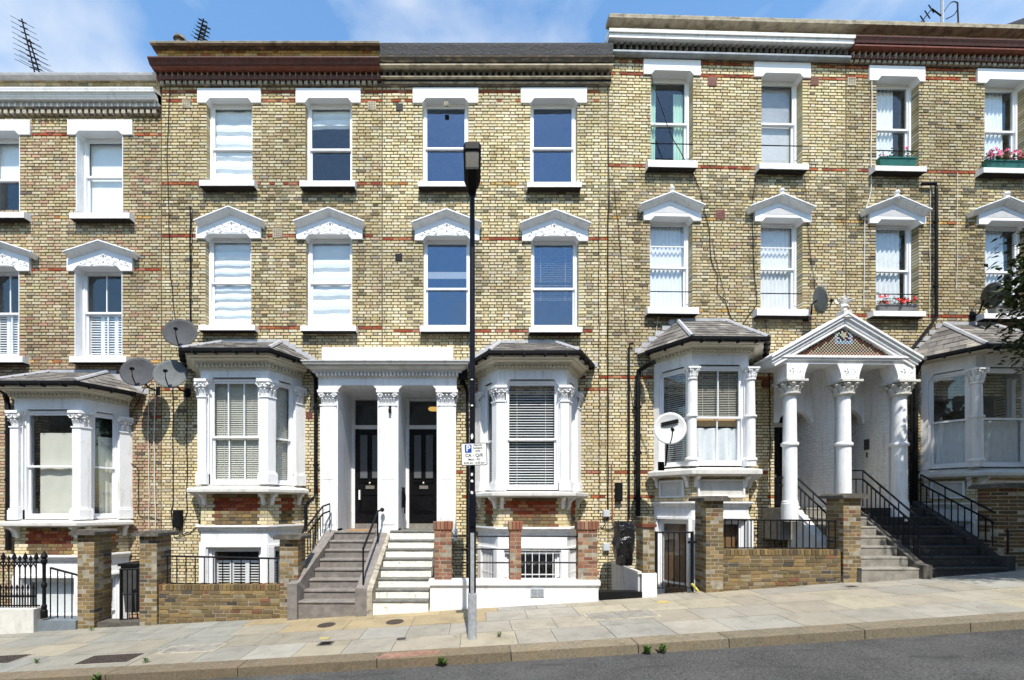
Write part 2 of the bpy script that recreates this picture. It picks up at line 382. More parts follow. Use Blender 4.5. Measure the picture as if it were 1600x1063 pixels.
# ------------------------------------------------------------------ houses: walls
def tone_at(u, z, seed):
    n1 = noise.noise(Vector((u*.55, z*.45, seed)))
    n2 = noise.noise(Vector((u*1.9, z*1.3, seed+9)))
    return n1, n2
def house(name, label, fr, u0, u1, zb, zt, holes, bands, stains, pal, seed, nind=240, reveal=.21, floors=(1.15, 5.4, 8.85), hide=()):
    X = (u0+u1)/2; W = fr.w(X, 0)
    root = thing(name, label, 'house', fr, (X, 0, zg(W.x, -1.0)), 'terraced houses along the sloping street')
    e = .004; H = [(a-e, b+e, c-e, d+e) for a, b, c, d in holes]
    m = MB(); us = sorted({u0, u1, *[x for h in H for x in h[:2] if u0 < x < u1]}); zs = sorted({zb, zt, *[x for h in H for x in h[2:] if zb < x < zt]})
    for i in range(len(us)-1):
        for j in range(len(zs)-1):
            a, b, c, d = us[i], us[i+1], zs[j], zs[j+1]; x, y = (a+b)/2, (c+d)/2
            if any(h[0] < x < h[1] and h[2] < y < h[3] for h in H): continue
            m.add([(a, .014, c), (b, .014, c), (b, .014, d), (a, .014, d)], [(0, 1, 2, 3)])
    for a, b, c, d in H:
        a2, b2 = max(a, u0), min(b, u1)
        m.add([(a2, .014, c), (a2, .5, c), (a2, .5, d), (a2, .014, d)], [(0, 1, 2, 3)])
        m.add([(b2, .014, c), (b2, .5, c), (b2, .5, d), (b2, .014, d)], [(0, 1, 2, 3)])
        m.add([(a2, .014, d), (b2, .014, d), (b2, .5, d), (a2, .5, d)], [(0, 1, 2, 3)])
        m.add([(a2, .014, c), (b2, .014, c), (b2, .5, c), (a2, .5, c)], [(0, 1, 2, 3)])
    s0, s1 = u0+.002, u1-.002
    m.add([(s0, .014, zb), (s0, 7, zb), (s0, 7, zt), (s0, .014, zt)], [(0, 1, 2, 3)])
    m.add([(s1, .014, zb), (s1, 7, zb), (s1, 7, zt), (s1, .014, zt)], [(0, 1, 2, 3)])
    m.add([(s0, 7, zb), (s1, 7, zb), (s1, 7, zt), (s0, 7, zt)], [(0, 1, 2, 3)])
    m.add([(s0, .014, zt-.02), (s1, .014, zt-.02), (s1, 7, zt-.02), (s0, 7, zt-.02)], [(0, 1, 2, 3)])
    wall = m.build('wall', 'mortar', root)
    it = MB()                                       # rooms behind the windows
    for z in floors: it.box(s0+.02, s1-.02, .52, 4.0, z, z+.2)
    it.box(s0+.02, s1-.02, 4.0, 4.1, zb, zt-.1)
    um = (s0+s1)/2
    it.box(um-.06, um+.06, .9, 4.0, zb, zt-.1)
    it.build('interior', 'room_dark', root)
    bm = MB(); cand = []
    for a, b, c, d, dl, dr in courses(u0+.003, u1-.003, zb, zt-.03, holes):
        x, z = (a+b)/2, (c+d)/2
        col = None
        for (z_, p0, kind) in bands:
            if abs(z-z_) < CH*.5:
                g = noise.noise(Vector((x*.8, z*2, seed+3)))
                if R.random() < p0+g*.35:
                    col = pick(REDB if kind == 'r' else ORNG)
        if col is None:
            n1, n2 = tone_at(x, z, seed)
            P = pal(x, z) if callable(pal) else pal
            col = pick(P)
            k = {11: .92, 23: .97, 37: 1.04, 41: 1.0, 53: .89}[seed]*(1.05-.42*max(0, n1+.05)-.16*max(0, n2))
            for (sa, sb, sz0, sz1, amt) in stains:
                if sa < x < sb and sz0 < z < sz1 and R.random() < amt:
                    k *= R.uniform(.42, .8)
            col = tuple(q*k for q in col)
        j = R.uniform(-.003, .004); mo = .0095
        a_ = a if dl else a+mo; b_ = b if dr else b-mo
        dist = math.hypot(x, z-CAMZ)
        deep = dl or dr
        c += R.uniform(-.0035, .0035); d += R.uniform(-.0035, .0035)
        if not deep: a_ += R.uniform(-.003, .004); b_ -= R.uniform(-.003, .004)
        if z > 1.2 and not deep: cand.append((dist, a_, b_, c+mo, d-mo, j, col))
        else:
            bm.tint = col; bm.brick(a_, b_, j, reveal if deep else .05, c+mo, d-mo)
    cand.sort(key=lambda t: t[0])
    # bricks hidden behind bays and porches are kept joined: the loose ones come from the open wall in view
    n = 0
    for (dist, a, b, c, d, j, col) in cand:
        x, z = (a+b)/2, (c+d)/2
        if n < nind and not any(q[0] < x < q[1] and q[2] < z < q[3] for q in hide):
            n += 1
            inst('brick', BRICK_ME, wall, Matrix.Translation((x, j, z)) @ Matrix.Rotation(R.uniform(-.012, .012), 4, 'Y') @ Matrix.Diagonal((b-a, 1, d-c, 1)), col)
        else:
            bm.tint = col; bm.brick(a, b, j, .05, c, d)
    bm.build('brickwork', 'brickwork', root, kind='stuff')
    return root, wall

# ------------------------------------------------------------------ sash windows
def sheet(m, a0, a1, b, z0, z1, na, amp, folds, ph=0.0, flare=0):
    vs_ = []; fs = []
    for j in range(9):
        t = j/8; z = z1+(z0-z1)*t
        for i in range(na+1):
            s = i/na; a = a0+(a1-a0)*s
            a = a+(flare*t*(s-.5))
            vs_.append((a, b+amp*math.sin(s*folds*2*math.pi+ph+.5*math.sin(t*3))*(.5+.5*t), z))
    for j in range(8):
        for i in range(na): fs.append((j*(na+1)+i, j*(na+1)+i+1, (j+1)*(na+1)+i+1, (j+1)*(na+1)+i))
    m.add(vs_, fs)
def contents(kind, parent, xf, a0, a1, z0, z1, b):
    w_ = a1-a0; h = z1-z0
    for k in kind if isinstance(kind, list) else [kind]:
        nm, *arg = k if isinstance(k, tuple) else (k,)
        m = MB(xf)
        if nm == 'roman':
            f = arg[0] if arg else 0.0; zl = z0+h*f; n = max(2, int((z1-zl)/R.uniform(.17, .34))); sk = R.uniform(-.03, .03); vs_ = []; fs = []
            for i in range(n*4+1):
                t = i/(n*4); z = z1+(zl-z1)*t; bb = b-.045*abs(math.sin(t*n*math.pi))**.5
                for s in range(7): vs_.append((a0+w_*s/6, bb+.006*math.sin(s*2.1+i*.3), z+.012*math.sin(s*1.7+i*.37+sk*90)+sk*(s-3)*t*.5))
            for i in range(n*4):
                for s in range(6): fs.append((i*7+s, i*7+s+1, (i+1)*7+s+1, (i+1)*7+s))
            m.add(vs_, fs).build('blind', 'blind_white', parent)
        elif nm == 'roller':
            f = arg[0]; m.box(a0, a1, b, b+.004, z0+h*f, z1).box(a0, a1, b-.006, b+.012, z0+h*f-.02, z0+h*f); m.build('blind', arg[1] if len(arg) > 1 else 'blind_white', parent)
        elif nm == 'part':
            m.box(a0, a1, b, b+.02, z0+h*arg[0], z0+h*arg[1]); m.build('blind', arg[2], parent)
        elif nm == 'venetian':
            f0, f1, pitch, ma = arg; z = z0+h*f1
            while z > z0+h*f0:
                m.add([(a0, b-.018, z-.010), (a1, b-.018, z-.010), (a1, b+.018, z+.012), (a0, b+.018, z+.012),
                       (a0, b-.018, z-.013), (a1, b-.018, z-.013), (a1, b+.018, z+.009), (a0, b+.018, z+.009)],
                      [(0, 1, 2, 3), (7, 6, 5, 4), (0, 4, 5, 1), (2, 6, 7, 3)]); z -= pitch
            for t in (.2, .8): m.box(a0+w_*t-.004, a0+w_*t+.004, b-.022, b-.019, z0+h*f0, z0+h*f1)
            m.build('blind', ma, parent)
        elif nm == 'shutter':
            f0, f1 = arg; n = 3 if w_ > .7 else 2
            for i in range(n):
                p, q = a0+w_*i/n, a0+w_*(i+1)/n; y0, y1 = z0+h*f0, z0+h*f1
                m.box(p, p+.045, b-.015, b+.015, y0, y1).box(q-.045, q, b-.015, b+.015, y0, y1)
                m.box(p, q, b-.014, b+.014, y0, y0+.07).box(p, q, b-.014, b+.014, y1-.06, y1)
                z = y0+.1
                while z < y1-.07:
                    m.box(p+.04, q-.04, b-.02, b+.01, z, z+.022); z += .062
            m.build('shutter', 'white_clean', parent)
        elif nm == 'curtain':
            s0, s1, t0, t1, ma, amp, folds = arg
            sheet(m, a0+w_*s0, a0+w_*s1, b, z0+h*t0, z0+h*t1, 40, amp, folds, R.uniform(0, 6), R.uniform(-.05, .12)); o = m.build('curtain', ma, parent, smooth=True)
def sash(parent, xf, a0, a1, z0, z1, b, zm, cu=1, cl=1, ru=1, rl=1, kind='dark', gl='glass', pname='window', sub=None, fw=.055, mat_='white_clean', cd_=.13, low_open=0):
    """box frame, two sashes and their panes at depth b"""
    m = MB(xf)
    m.box(a0, a0+fw, b, b+.11, z0, z1).box(a1-fw, a1, b, b+.11, z0, z1).box(a0+fw, a1-fw, b, b+.11, z1-fw*1.2, z1).box(a0+fw, a1-fw, b-.02, b+.11, z0, z0+.05)
    win = m.build(pname, mat_, parent); s = sub or win
    zt_ = z1-fw*1.2; A0, A1 = a0+fw, a1-fw
    for (y0, y1, bb, nc, nr, nm) in ((zm, zt_, b+.025, cu, ru, 'upper'), (z0+.05+low_open, zm+.045, b+.062, cl, rl, 'lower')):
        m = MB(xf); sw = .042; bt = .07 if nm == 'lower' else .045; tp = .045
        m.box(A0, A0+sw, bb, bb+.035, y0, y1).box(A1-sw, A1, bb, bb+.035, y0, y1)
        m.box(A0+sw, A1-sw, bb, bb+.035, y0, y0+bt).box(A0+sw, A1-sw, bb, bb+.035, y1-tp, y1)
        for i in range(1, nc):
            x = A0+(A1-A0)*i/nc; m.box(x-.011, x+.011, bb+.003, bb+.03, y0+bt, y1-tp)
        for i in range(1, nr):
            z = y0+(y1-y0)*i/nr; m.box(A0+sw, A1-sw, bb+.004, bb+.029, z-.011, z+.011)
        m.build('sash', mat_, s)
        g = MB(xf); g.box(A0+sw-.003, A1-sw+.003, bb+.014, bb+.018, y0+bt-.003, y1-tp+.003); g.build('pane', gl, s)
    if kind != 'dark': contents(kind, s, xf, A0+.01, A1-.01, z0+.06, zt_-.01, b+cd_)
    return win
def facade_window(root, fr, xl, xr, yt, yb, ym, kind, sill, gl='glass', cu=1, cl=1, ru=1, rl=1, bar=None, white_reveal=False, b=.14, low_open=0):
    u0, u1 = fr.u(xl), fr.u(xr); xm = (xl+xr)/2
    z0, z1 = fr.z(xm, yb), fr.z(xm, yt)
    # the meeting rail lies behind the wall plane
    zm = fr.z(xm, ym, b)
    win = sash(root, None, u0, u1, z0+.01, z1-.01, b, zm, cu, cl, ru, rl, kind, gl, low_open=low_open)
    sl, sr, s0, s1 = sill; v = -.17
    a, c = fr.u(sl, v), fr.u(sr, v); zt, zb = fr.z(xm, s0, v), fr.z(xm, s1, v)
    m = MB(); m.prism([(v, zb), (v, zt-.012), (v+.01, zt), (b-.01, max(zt+.02, z0+.015)), (b-.01, zb)], a, c, 'x')
    m.build('sill', 'white_paint', win)
    MB().box(a+.01, c-.01, v+.015, -.004, zb-.012, zb-.001).build('sill_underside', 'sill_soot_shade', win)  # thin black sheet: soot and the underside's shade, both as colour
    if white_reveal:
        MB().box(u0-.004, u0+.012, -.004, b, z0, z1).build('painted_reveal', 'white_paint', win); MB().box(u1-.012, u1+.004, -.004, b, z0, z1).build('painted_reveal', 'white_paint', win)
    if bar:
        zb_ = fr.z(xm, bar, .03); m = MB(); m.tube([(u0-.02, .03, zb_), (u1+.02, .03, zb_)], .012, 6); m.build('guard_bar', 'black_metal', win)
    return (u0, u1, z0, z1)
def lintel(root, fr, xl, xr, y0, y1, ys, ol, or_):
    xm = (xl+xr)/2; v = -.035
    a, b = fr.u(xl, v), fr.u(xr, v); zt, zb, zs = fr.z(xm, y0, v), fr.z(xm, y1, v), fr.z(xm, ys, v)
    p, q = fr.u(ol)+.0, fr.u(or_)
    c = .085
    m = MB(); m.prism([(a, zt), (b, zt), (b, zb), (q, zb), (q-c, zs), (p+c, zs), (p, zb), (a, zb)], v, .012)
    m.prism([(p-.01, zt-.02), (q+.01, zt-.02), (q+.01, zb-.01), (q, zb-.01), (q-c, zs), (p+c, zs), (p, zb-.01), (p-.01, zb-.01)], .012, .24)
    m.build('lintel', 'white_clean', root)
def scroll(m, cx, cz, v, s, turns=1.6, flip=1, r=.0075):
    pts = []
    for i in range(26):
        t = i/25; an = t*turns*2*math.pi; rr = s*(1-t*.8)
        pts.append((cx+flip*rr*math.cos(an), v, cz+rr*math.sin(an)))
    m.tube(pts, [r*(1-.4*i/25) for i in range(26)], 4)
def leafy(m, x, z, v, s, an):
    c, d = math.cos(an), math.sin(an)
    def q(a, b, h): return (x+a*c-b*d, v-h, z+a*d+b*c)
    m.add([q(0, 0, .004), q(s*.5, s*.3, .0), q(s, 0, .003), q(s*.5, -s*.3, .0), q(s*.5, 0, s*.28)], [(0, 1, 4), (1, 2, 4), (2, 3, 4), (3, 0, 4)])
def pediment(root, fr, xl, xr, ye, ax, ay, bl, br, yb, ys, ol, or_, ornate=True):
    """gabled window head: body with a notched soffit, raking cornice, relief in the gable"""
    v = -.05; P = -.20; xm = (xl+xr)/2
    a, b = fr.u(bl, v), fr.u(br, v); zb, zs = fr.z(xm, yb, v), fr.z(xm, ys, v)
    p, q = fr.u(ol), fr.u(or_); c = .085
    eL, eR = fr.u(xl, P), fr.u(xr, P); ze = fr.z(xm, ye, P); uA, zA = (eL+eR)/2, fr.z(ax, ay, P)
    th = .17
    def rk(u, d): return zA-d-(zA-ze)*abs(u-uA)/((eR-eL)/2)
    m = MB()
    m.prism([(a, zb), (p, zb), (p+c, zs), (q-c, zs), (q, zb), (b, zb), (b, rk(b, th*.5)), (uA, rk(uA, th*.5)), (a, rk(a, th*.5))], v, .012)
    m.prism([(p-.01, zb-.01), (p, zb-.01), (p+c, zs), (q-c, zs), (q, zb-.01), (q+.01, zb-.01), (q+.01, zs+.1), (p-.01, zs+.1)], .012, .24)
    ped = m.build('pediment', 'white_clean', root)
    m = MB()
    m.prism([(eL, rk(eL, 0)), (uA, rk(uA, 0)), (eR, rk(eR, 0)), (eR, rk(eR, .026)), (uA, rk(uA, .026)), (eL, rk(eL, .026))], P, .012)
    for (d0, v0_, d1, v1_, ex) in ((.026, P+.012, .06, P+.03, .012), (.06, P+.04, .135, v-.015, .03)):      # coved underside
        l, r = eL+ex, eR-ex; l1, r1 = l+(.03 if d1 > .1 else .01), r-(.03 if d1 > .1 else .01)
        q = []
        for x0_, x1_ in ((l, l1), (uA, uA), (r, r1)): q += [(x0_, v0_, rk(x0_, d0)), (x1_, v1_, rk(x1_, d1)), (x1_, .012, rk(x1_, d1)), (x0_, .012, rk(x0_, d0))]
        m.add(q, [(0, 4, 5, 1), (4, 8, 9, 5), (1, 5, 6, 2), (5, 9, 10, 6), (0, 1, 2, 3), (8, 11, 10, 9), (0, 3, 7, 4), (4, 7, 11, 8)])
    m.build('raking_cornice', 'white_paint', ped)
    m = MB()
    if ornate:
        zc = zb+(rk(uA, th)-zb)*.40; s = (b-a)/1.6
        for f in (-1, 1):
            scroll(m, uA+f*.13*s, zc+.02, v, .075*s, 1.7, f); scroll(m, uA+f*.30*s, zc-.03, v, .06*s, 1.6, -f); scroll(m, uA+f*.45*s, zc-.07, v, .04*s, 1.4, f)
            m.tube(smoothpts([(uA, v, zc-.08), (uA+f*.2*s, v, zc-.06), (uA+f*.36*s, v, zc+.02), (uA+f*.52*s, v, zc-.07), (uA+f*.62*s, v, zc-.05)]), .006, 4)
            for (x, z, an) in ((.05, .13, 1.1), (.2, .1, .6), (.24, -.05, -.5), (.38, .05, .5), (.52, -.02, .3), (.58, -.08, -.2)):
                leafy(m, uA+f*x*s, zc+z*s, v, .065*s, an if f > 0 else math.pi-an)
        leafy(m, uA, zc+.10, v, .13, math.pi/2); leafy(m, uA, zc-.03, v, .09, math.pi/2)
        m.build('scroll_relief', 'grey_paint', ped)
    else:
        zi0 = zs+.22*(rk(uA, th)-zs); w_ = (b-a)*.30
        m.prism([(uA-w_, zi0), (uA+w_, zi0), (uA, zi0+w_*.46)], v-.004, v+.002)
        m.build('gable_panel', 'grey_paint', ped)
        m = MB(); m.lathe(uA, -.14, [(.05, zA-.06), (.06, zA), (.035, zA+.03), (.055, zA+.07), (.06, zA+.10), (.03, zA+.14), (.0, zA+.15)], 10)
        m.build('finial', 'white_paint', ped)
    return ped
# ------------------------------------------------------------------ cornices
TOOTH = {}
def tooth_mesh(ma):
    if ma not in TOOTH:
        m = MB(); m.prism([(-.062, .10), (0, -.02), (.062, .10)], -.055, .045, 'z'); m.prism([(-.05, .10), (0, .0), (.05, .10)], -.075, -.055, 'z')
        me = m.mesh('dogtooth'); me.materials.append(MT[ma]); TOOTH[ma] = me
    return TOOTH[ma]
def cornice(root, fr, u0, u1, xm, bands, extra=0.0, tooth=None):
    for (nm, y0, y1, p0, p1, ma) in bands:
        zt, zb = fr.z(xm, y0, -p0), fr.z(xm, y1, -p1)
        a, b = u0-extra*p0, u1+.0
        m = MB()
        if nm == 'roll': m.prism([(.01, zb), (-p0*.8, zb), (-p0, zb+(zt-zb)*.3), (-p0, zb+(zt-zb)*.7), (-p0*.9, zt), (.01, zt+.05)], a, b, 'x')
        else: m.prism([(.01, zb), (-p1, zb), (-p1-(p0-p1)*.35, zb+(zt-zb)*.35), (-p0, zb+(zt-zb)*.8), (-p0, zt), (.01, zt+(.10 if nm != 'coping' else .03))], a, b, 'x')
        m.build({'roll': 'cornice_roll', 'band': 'cornice_band'}.get(nm, nm), ma, root)
    if tooth:
        y0, y1, p, ma, pitch = tooth; zt, zb = fr.z(xm, y0, -p), fr.z(xm, y1, -p); zc = (zt+zb)/2; k = (zt-zb)/.13
        n = int((u1-u0)/pitch)
        for i in range(n):
            u = u0+(i+.5)*(u1-u0)/n
            inst('dogtooth_brick', tooth_mesh(ma), root, Matrix.Translation((u, -p+.02, zc)) @ Matrix.Diagonal((pitch/.14, 1, k, 1)))
def dentils(root, fr, u0, u1, xm, y0, y1, p, ma, pitch=.14):
    zt, zb = fr.z(xm, y0, -p), fr.z(xm, y1, -p); m = MB(); u = u0+.02
    while u < u1-.08:
        m.box(u, u+pitch*.62, -p, .01, zb, zt); u += pitch
    m.build('dentil_course', ma, root, kind='stuff')
# ------------------------------------------------------------------ ground
KI, KO, WL = -4.10, -4.40, -1.62           # kerb inner and outer edge, line of the garden walls
XS = [-1500, -200, -60]+[x for x in range(-20, 21, 2)]+[60, 200, 1500]
YS = [-1500, -200, -60, -20, -12, -8, -6, -5, KO+.02]
m = MB(); n = len(YS)
m.add([(x, y, zg(x, KO)-.135-(.02*min(1, (KO-y)/3)*0)) for x in XS for y in YS], [(i*n+j, (i+1)*n+j, (i+1)*n+j+1, i*n+j+1) for i in range(len(XS)-1) for j in range(n-1)])
road = m.build('road', 'asphalt', fr=F0, base=(0, KO, -.2), kind='structure')
m = MB(); XP = [x for x in range(-30, 31, 2)]; YP = [KO+.05, KI, -3, WL]
m.add([(x, y, zg(x, y)-.012) for x in XP for y in YP], [(i*4+j, (i+1)*4+j, (i+1)*4+j+1, i*4+j+1) for i in range(len(XP)-1) for j in range(3)])
pavement = m.build('pavement', 'flag_joint', fr=F0, base=(0, -3, -.08), kind='structure')
def slab_mesh(ma):
    m = MB(); _fullbox(m, .012); me = m.mesh('slab'); me.materials.append(MT[ma]); return me
def lay(name, me, parent, x0, x1, y0, y1, th, col, dz=0, tw=0):
    X, Y = (x0+x1)/2, (y0+y1)/2; sl = .0587+.0012*max(-20, min(20, X))
    z = zg(X, Y)+dz-th/2
    ex = Vector((1, 0, sl+R.uniform(-tw, tw))); lx = ex.length; ex.normalize(); ey = Vector((0, 1, .012+R.uniform(-tw, tw)))
    ez = ex.cross(ey).normalized(); ey = ez.cross(ex)
    M = Matrix((ex, ey, ez)).transposed().to_4x4(); M.translation = (X, Y, z); M = M @ Matrix.Diagonal(((x1-x0)*lx, y1-y0, th, 1))
    return inst(name, me, parent, M, col)
FLAG = slab_mesh('flag'); KERB = slab_mesh('granite_kerb')
rows = [(KI+.005, -3.46), (-3.45, -2.84), (-2.83, -2.22), (-2.21, WL)]
def gx(px, Y): return (px-CX)*(D+Y)/F
for k, (ya, yb) in enumerate(rows):
    x = -13.5+R.uniform(0, .5); ym = (ya+yb)/2
    tan0, tan1 = gx(402, ym), gx(722, ym)
    while x < 14.5:
        tan = k >= 2 and tan0-.2 < x < tan1-.1
        wd = R.uniform(1.1, 1.35) if tan else R.choice([.6, .75, .75, .9, .9, 1.0])*R.uniform(.95, 1.05)
        g = R.uniform(.90, 1.08); t = R.uniform(-.05, .05)
        c = (g*(1+t), g, g*(1-t*1.3))
        if x < -3.5: c = (c[0]*.88, c[1]*.90, c[2]*.90)
        if R.random() < .14: c = (g*1.10, g*1.06, g*.95)
        if tan: c = (1.12*g, .97*g, .70*g)
        lay('flagstone', FLAG, pavement, x+.004, x+wd-.004, ya+.003, yb-.003, .05, c, R.uniform(-.0015, .002), .0015); x += wd
kerb = thing('kerb', None, None, F0, (0, KO, -.08), kind='structure')
kj = [-14, -12.1, -10.3, -8.4, -6.4, -5.15, -3.3, -1.35, .53, 2.31, 3.58, 5.48, 6.96, 8.7, 10.5, 12.4, 14.5]
for a, b in zip(kj[:-1], kj[1:]):
    g = R.uniform(.85, 1.1); c = (g, g*.98, g*.92) if a > 0 else (g*.95, g*.88, g*.80)
    lay('kerb_stone', KERB, kerb, a+.006, b-.006, KO, KI-.004, .30, c, .004, .003)
# sunken front areas between the houses and the garden walls
m = MB(); XA = [x for x in range(-14, 17, 2)]
m.add([(x, y, zg(x, -1)-1.35) for x in XA for y in (WL, .05)], [(i*2, i*2+2, i*2+3, i*2+1) for i in range(len(XA)-1)])
m.add([(x, WL, z) for x in XA for z in (zg(x, -1)-1.36, zg(x, WL)-.02)], [(i*2, i*2+2, i*2+3, i*2+1) for i in range(len(XA)-1)])
m.build('front_area_ground', 'tread_grey', fr=F0, base=(0, -1, -1.5), kind='structure')

# ------------------------------------------------------------------ the five houses
def H_(fr, W): return [(fr.u(a), fr.u(b), fr.z((a+b)/2, yb), fr.z((a+b)/2, yt)) for (a, b, yt, yb) in W]
def zb_(fr, px, pys): return [fr.z(px, p) for p in pys]
def sill_stain_shade(fr, W, y0, y1):
    out = []
    for (a, b, *_r) in W:
        u0, u1 = fr.u(a), fr.u(b); z0, z1 = fr.z(a, y1), fr.z(a, y0)
        out += [(u0-.36, u0-.16, z0, z1, .5), (u1+.16, u1+.36, z0, z1, .5)]
        zs_ = fr.z(a, _r[1]); out.append((u0-.12, u1+.12, zs_-.42, zs_, .9))  # bricks below the sill darkened for soot and the sill's shadow
    return out
UAB, UBC, UCD = F0.u(252), F0.u(597), F0.u(950)
UCD1 = 3.28; UDE = F1.u(1322); UEN = F1.u(1765); UA0 = F0.u(-95)
ZB = -2.2
# openings: (left, right, top, bottom) in the wall plane
WA1 = [(-28, 31, 203.5, 329), (119, 192, 203.5, 331)]; WA2 = [(-30, 30, 415.5, 556), (117, 191, 415.5, 557)]
WB1 = [(323, 394, 152.5, 283), (477, 550, 152.5, 283)]; WB2 = [(321, 392, 364.5, 509), (478, 550, 365.5, 510)]
WC1 = [(660, 732, 152.5, 285), (829, 902, 152.5, 285)]; WC2 = [(661, 735, 367.5, 511), (830, 904, 368.5, 511)]
WD1 = [(1017, 1083, 109.5, 252), (1190, 1254, 113.5, 256)]; WD2 = [(1016, 1082, 337.5, 482), (1189, 1254, 339.5, 486)]
WE1 = [(1370, 1436, 118.5, 261), (1539, 1605, 123.5, 264)]; WE2 = [(1369, 1436, 342.5, 487), (1540, 1608, 344.5, 491)]
def bay_hole(uc): return [(uc-.95, uc+.95, 2.55, 4.7), (uc-.95, uc+.95, -1.0, 1.0)]
BAYC = {'A': -9.64, 'B': -5.42, 'C': 1.33, 'D': 5.60, 'E': 12.32}
def mkbands(fr, px, L): return [(fr.z(px, p), pr, k) for p, pr, k in L]
hA, wA = house('terraced_house', 'lower brick terraced house at the left edge, white dogtooth cornice', F0, UA0, UAB, ZB, 12.30,
    H_(F0, WA1+WA2)+bay_hole(BAYC['A']), mkbands(F0, 100, [(191, .5, 'o'), (208, .7, 'r'), (339, .55, 'o'), (419, .97, 'r'), (563, .6, 'o'), (654, .35, 'r')]),
    sill_stain_shade(F0, WA1, 0, 0)+sill_stain_shade(F0, WA2, 425, 560), lambda u, z: PINK if R.random() < (.75 if z < 6 else .3) else STOCK, 11,
    hide=[(-10.9, -8.35, 0, 5.6)])
hB, wB = house('terraced_house', 'brick terraced house with red terracotta cornice and roman blinds, left of lamp post', F0, UAB, UBC, ZB, 12.90,
    H_(F0, WB1+WB2)+bay_hole(BAYC['B'])+[(-3.215, -2.265, .8, 4.86)], mkbands(F0, 400, [(141, .97, 'r'), (157, .97, 'r'), (288, .97, 'r'), (370, .97, 'r'), (511, .97, 'r'), (610, .4, 'r'), (766, .4, 'r')]),
    sill_stain_shade(F0, WB1, 0, 0)+sill_stain_shade(F0, WB2, 375, 520)+[(UAB, UBC, 8.9, 9.8, .45)], lambda u, z: PALE if z < 6.3 else STOCK, 23,
    hide=[(-6.9, -4.05, 0, 6.0), (-3.75, UBC, 0, 5.85)])
hC, wC = house('terraced_house', 'brick terraced house with black felt parapet and blue windows behind lamp post', F0, UBC, UCD, ZB, 12.90,
    H_(F0, WC1+WC2)+bay_hole(BAYC['C'])+[(-1.785, -.865, .8, 4.86)], mkbands(F0, 780, [(141, .97, 'r'), (157, .6, 'r'), (289, .4, 'o'), (372, .97, 'r'), (515, .7, 'r'), (588, .35, 'r'), (610, .6, 'r'), (738, .5, 'r'), (777, .6, 'r')]),
    sill_stain_shade(F0, WC1, 0, 0)+sill_stain_shade(F0, WC2, 378, 520)+[(UBC, UCD, 9.0, 9.8, .25)], PALE, 37, hide=[(-2.3, -.3, 0, 5.85), (-.2, 2.85, 0, 6.0)])
hD, wD = house('terraced_house', 'tall brick terraced house with white cornice and large white dish on its bay', F1, UCD1, UDE, ZB, 13.55,
    H_(F1, WD1+WD2)+bay_hole(BAYC['D'])+[(7.42, 8.42, 1.2, 4.85)], mkbands(F1, 1140, [(99, .7, 'r'), (117, .97, 'r'), (262, .97, 'r'), (344, .12, 'o'), (487, .25, 'o')])+mkbands(F1, 985, [(588, .97, 'r'), (739, .6, 'r'), (778, .6, 'r')]),
    sill_stain_shade(F1, WD1, 0, 0)+sill_stain_shade(F1, WD2, 346, 485)+[(UCD1, UDE, 9.0, 10.1, .5)], lambda u, z: STOCK if 5.9 < z < 9.8 else PALE, 41,
    floors=(1.6, 5.6, 9.2), hide=[(4.1, 7.2, 0, 6.5), (7.1, UDE, 0, 7.0)])
hE, wE = house('terraced_house', 'brick terraced house at the right edge with red flowers at its windows', F1, UDE, UEN, ZB, 13.55,
    H_(F1, WE1+WE2)+bay_hole(BAYC['E'])+[(8.9, 9.72, 1.2, 4.85)], mkbands(F1, 1400, [(106, .97, 'r'), (123, .97, 'r'), (265, .97, 'r'), (346, .95, 'o'), (494, .97, 'r')]),
    sill_stain_shade(F1, WE1, 0, 0)+sill_stain_shade(F1, WE2, 352, 490)+[(UDE, UEN, 8.7, 10.0, .5)], STOCK, 53, floors=(1.6, 5.6, 9.2), hide=[(8.5, 10.6, 0, 7.0), (10.6, 20, 0, 6.5), (13, 30, 0, 20)])

# ------------------------------------------------------------------ upper windows
ROM = 'roman'
def dress(house_, fr, W, sills, meets, kinds, gls='glass', **kw):
    for i, (a, b, yt, yb) in enumerate(W):
        k = {q: (v[i] if isinstance(v, (list, tuple)) else v) for q, v in kw.items()}
        facade_window(house_, fr, a, b, yt, yb, meets[i], kinds[i], sills[i], gls, **k)
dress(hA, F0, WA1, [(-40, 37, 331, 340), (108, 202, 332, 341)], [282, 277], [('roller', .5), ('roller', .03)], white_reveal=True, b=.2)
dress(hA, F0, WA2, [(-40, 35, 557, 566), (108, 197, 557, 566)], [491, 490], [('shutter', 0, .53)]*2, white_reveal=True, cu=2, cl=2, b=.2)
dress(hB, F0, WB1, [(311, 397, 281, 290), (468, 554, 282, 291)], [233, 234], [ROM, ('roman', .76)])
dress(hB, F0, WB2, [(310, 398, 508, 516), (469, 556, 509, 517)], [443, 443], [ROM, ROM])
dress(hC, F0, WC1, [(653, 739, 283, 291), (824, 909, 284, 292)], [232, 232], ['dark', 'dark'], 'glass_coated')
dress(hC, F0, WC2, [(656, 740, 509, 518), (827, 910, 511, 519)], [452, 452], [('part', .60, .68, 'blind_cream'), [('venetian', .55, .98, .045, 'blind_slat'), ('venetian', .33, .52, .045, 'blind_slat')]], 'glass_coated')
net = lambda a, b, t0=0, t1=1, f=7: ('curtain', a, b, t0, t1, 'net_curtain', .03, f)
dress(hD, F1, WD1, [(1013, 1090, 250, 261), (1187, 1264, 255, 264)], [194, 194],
      [[('curtain', 0, .22, 0, 1, 'green_curtain', .02, 3), ('curtain', .70, .97, 0, .9, 'green_curtain', .02, 3)], [('roller', .52, 'net_curtain'), ('roller', .0, 'grey_paint')]], bar=[225, 228], b=.18)
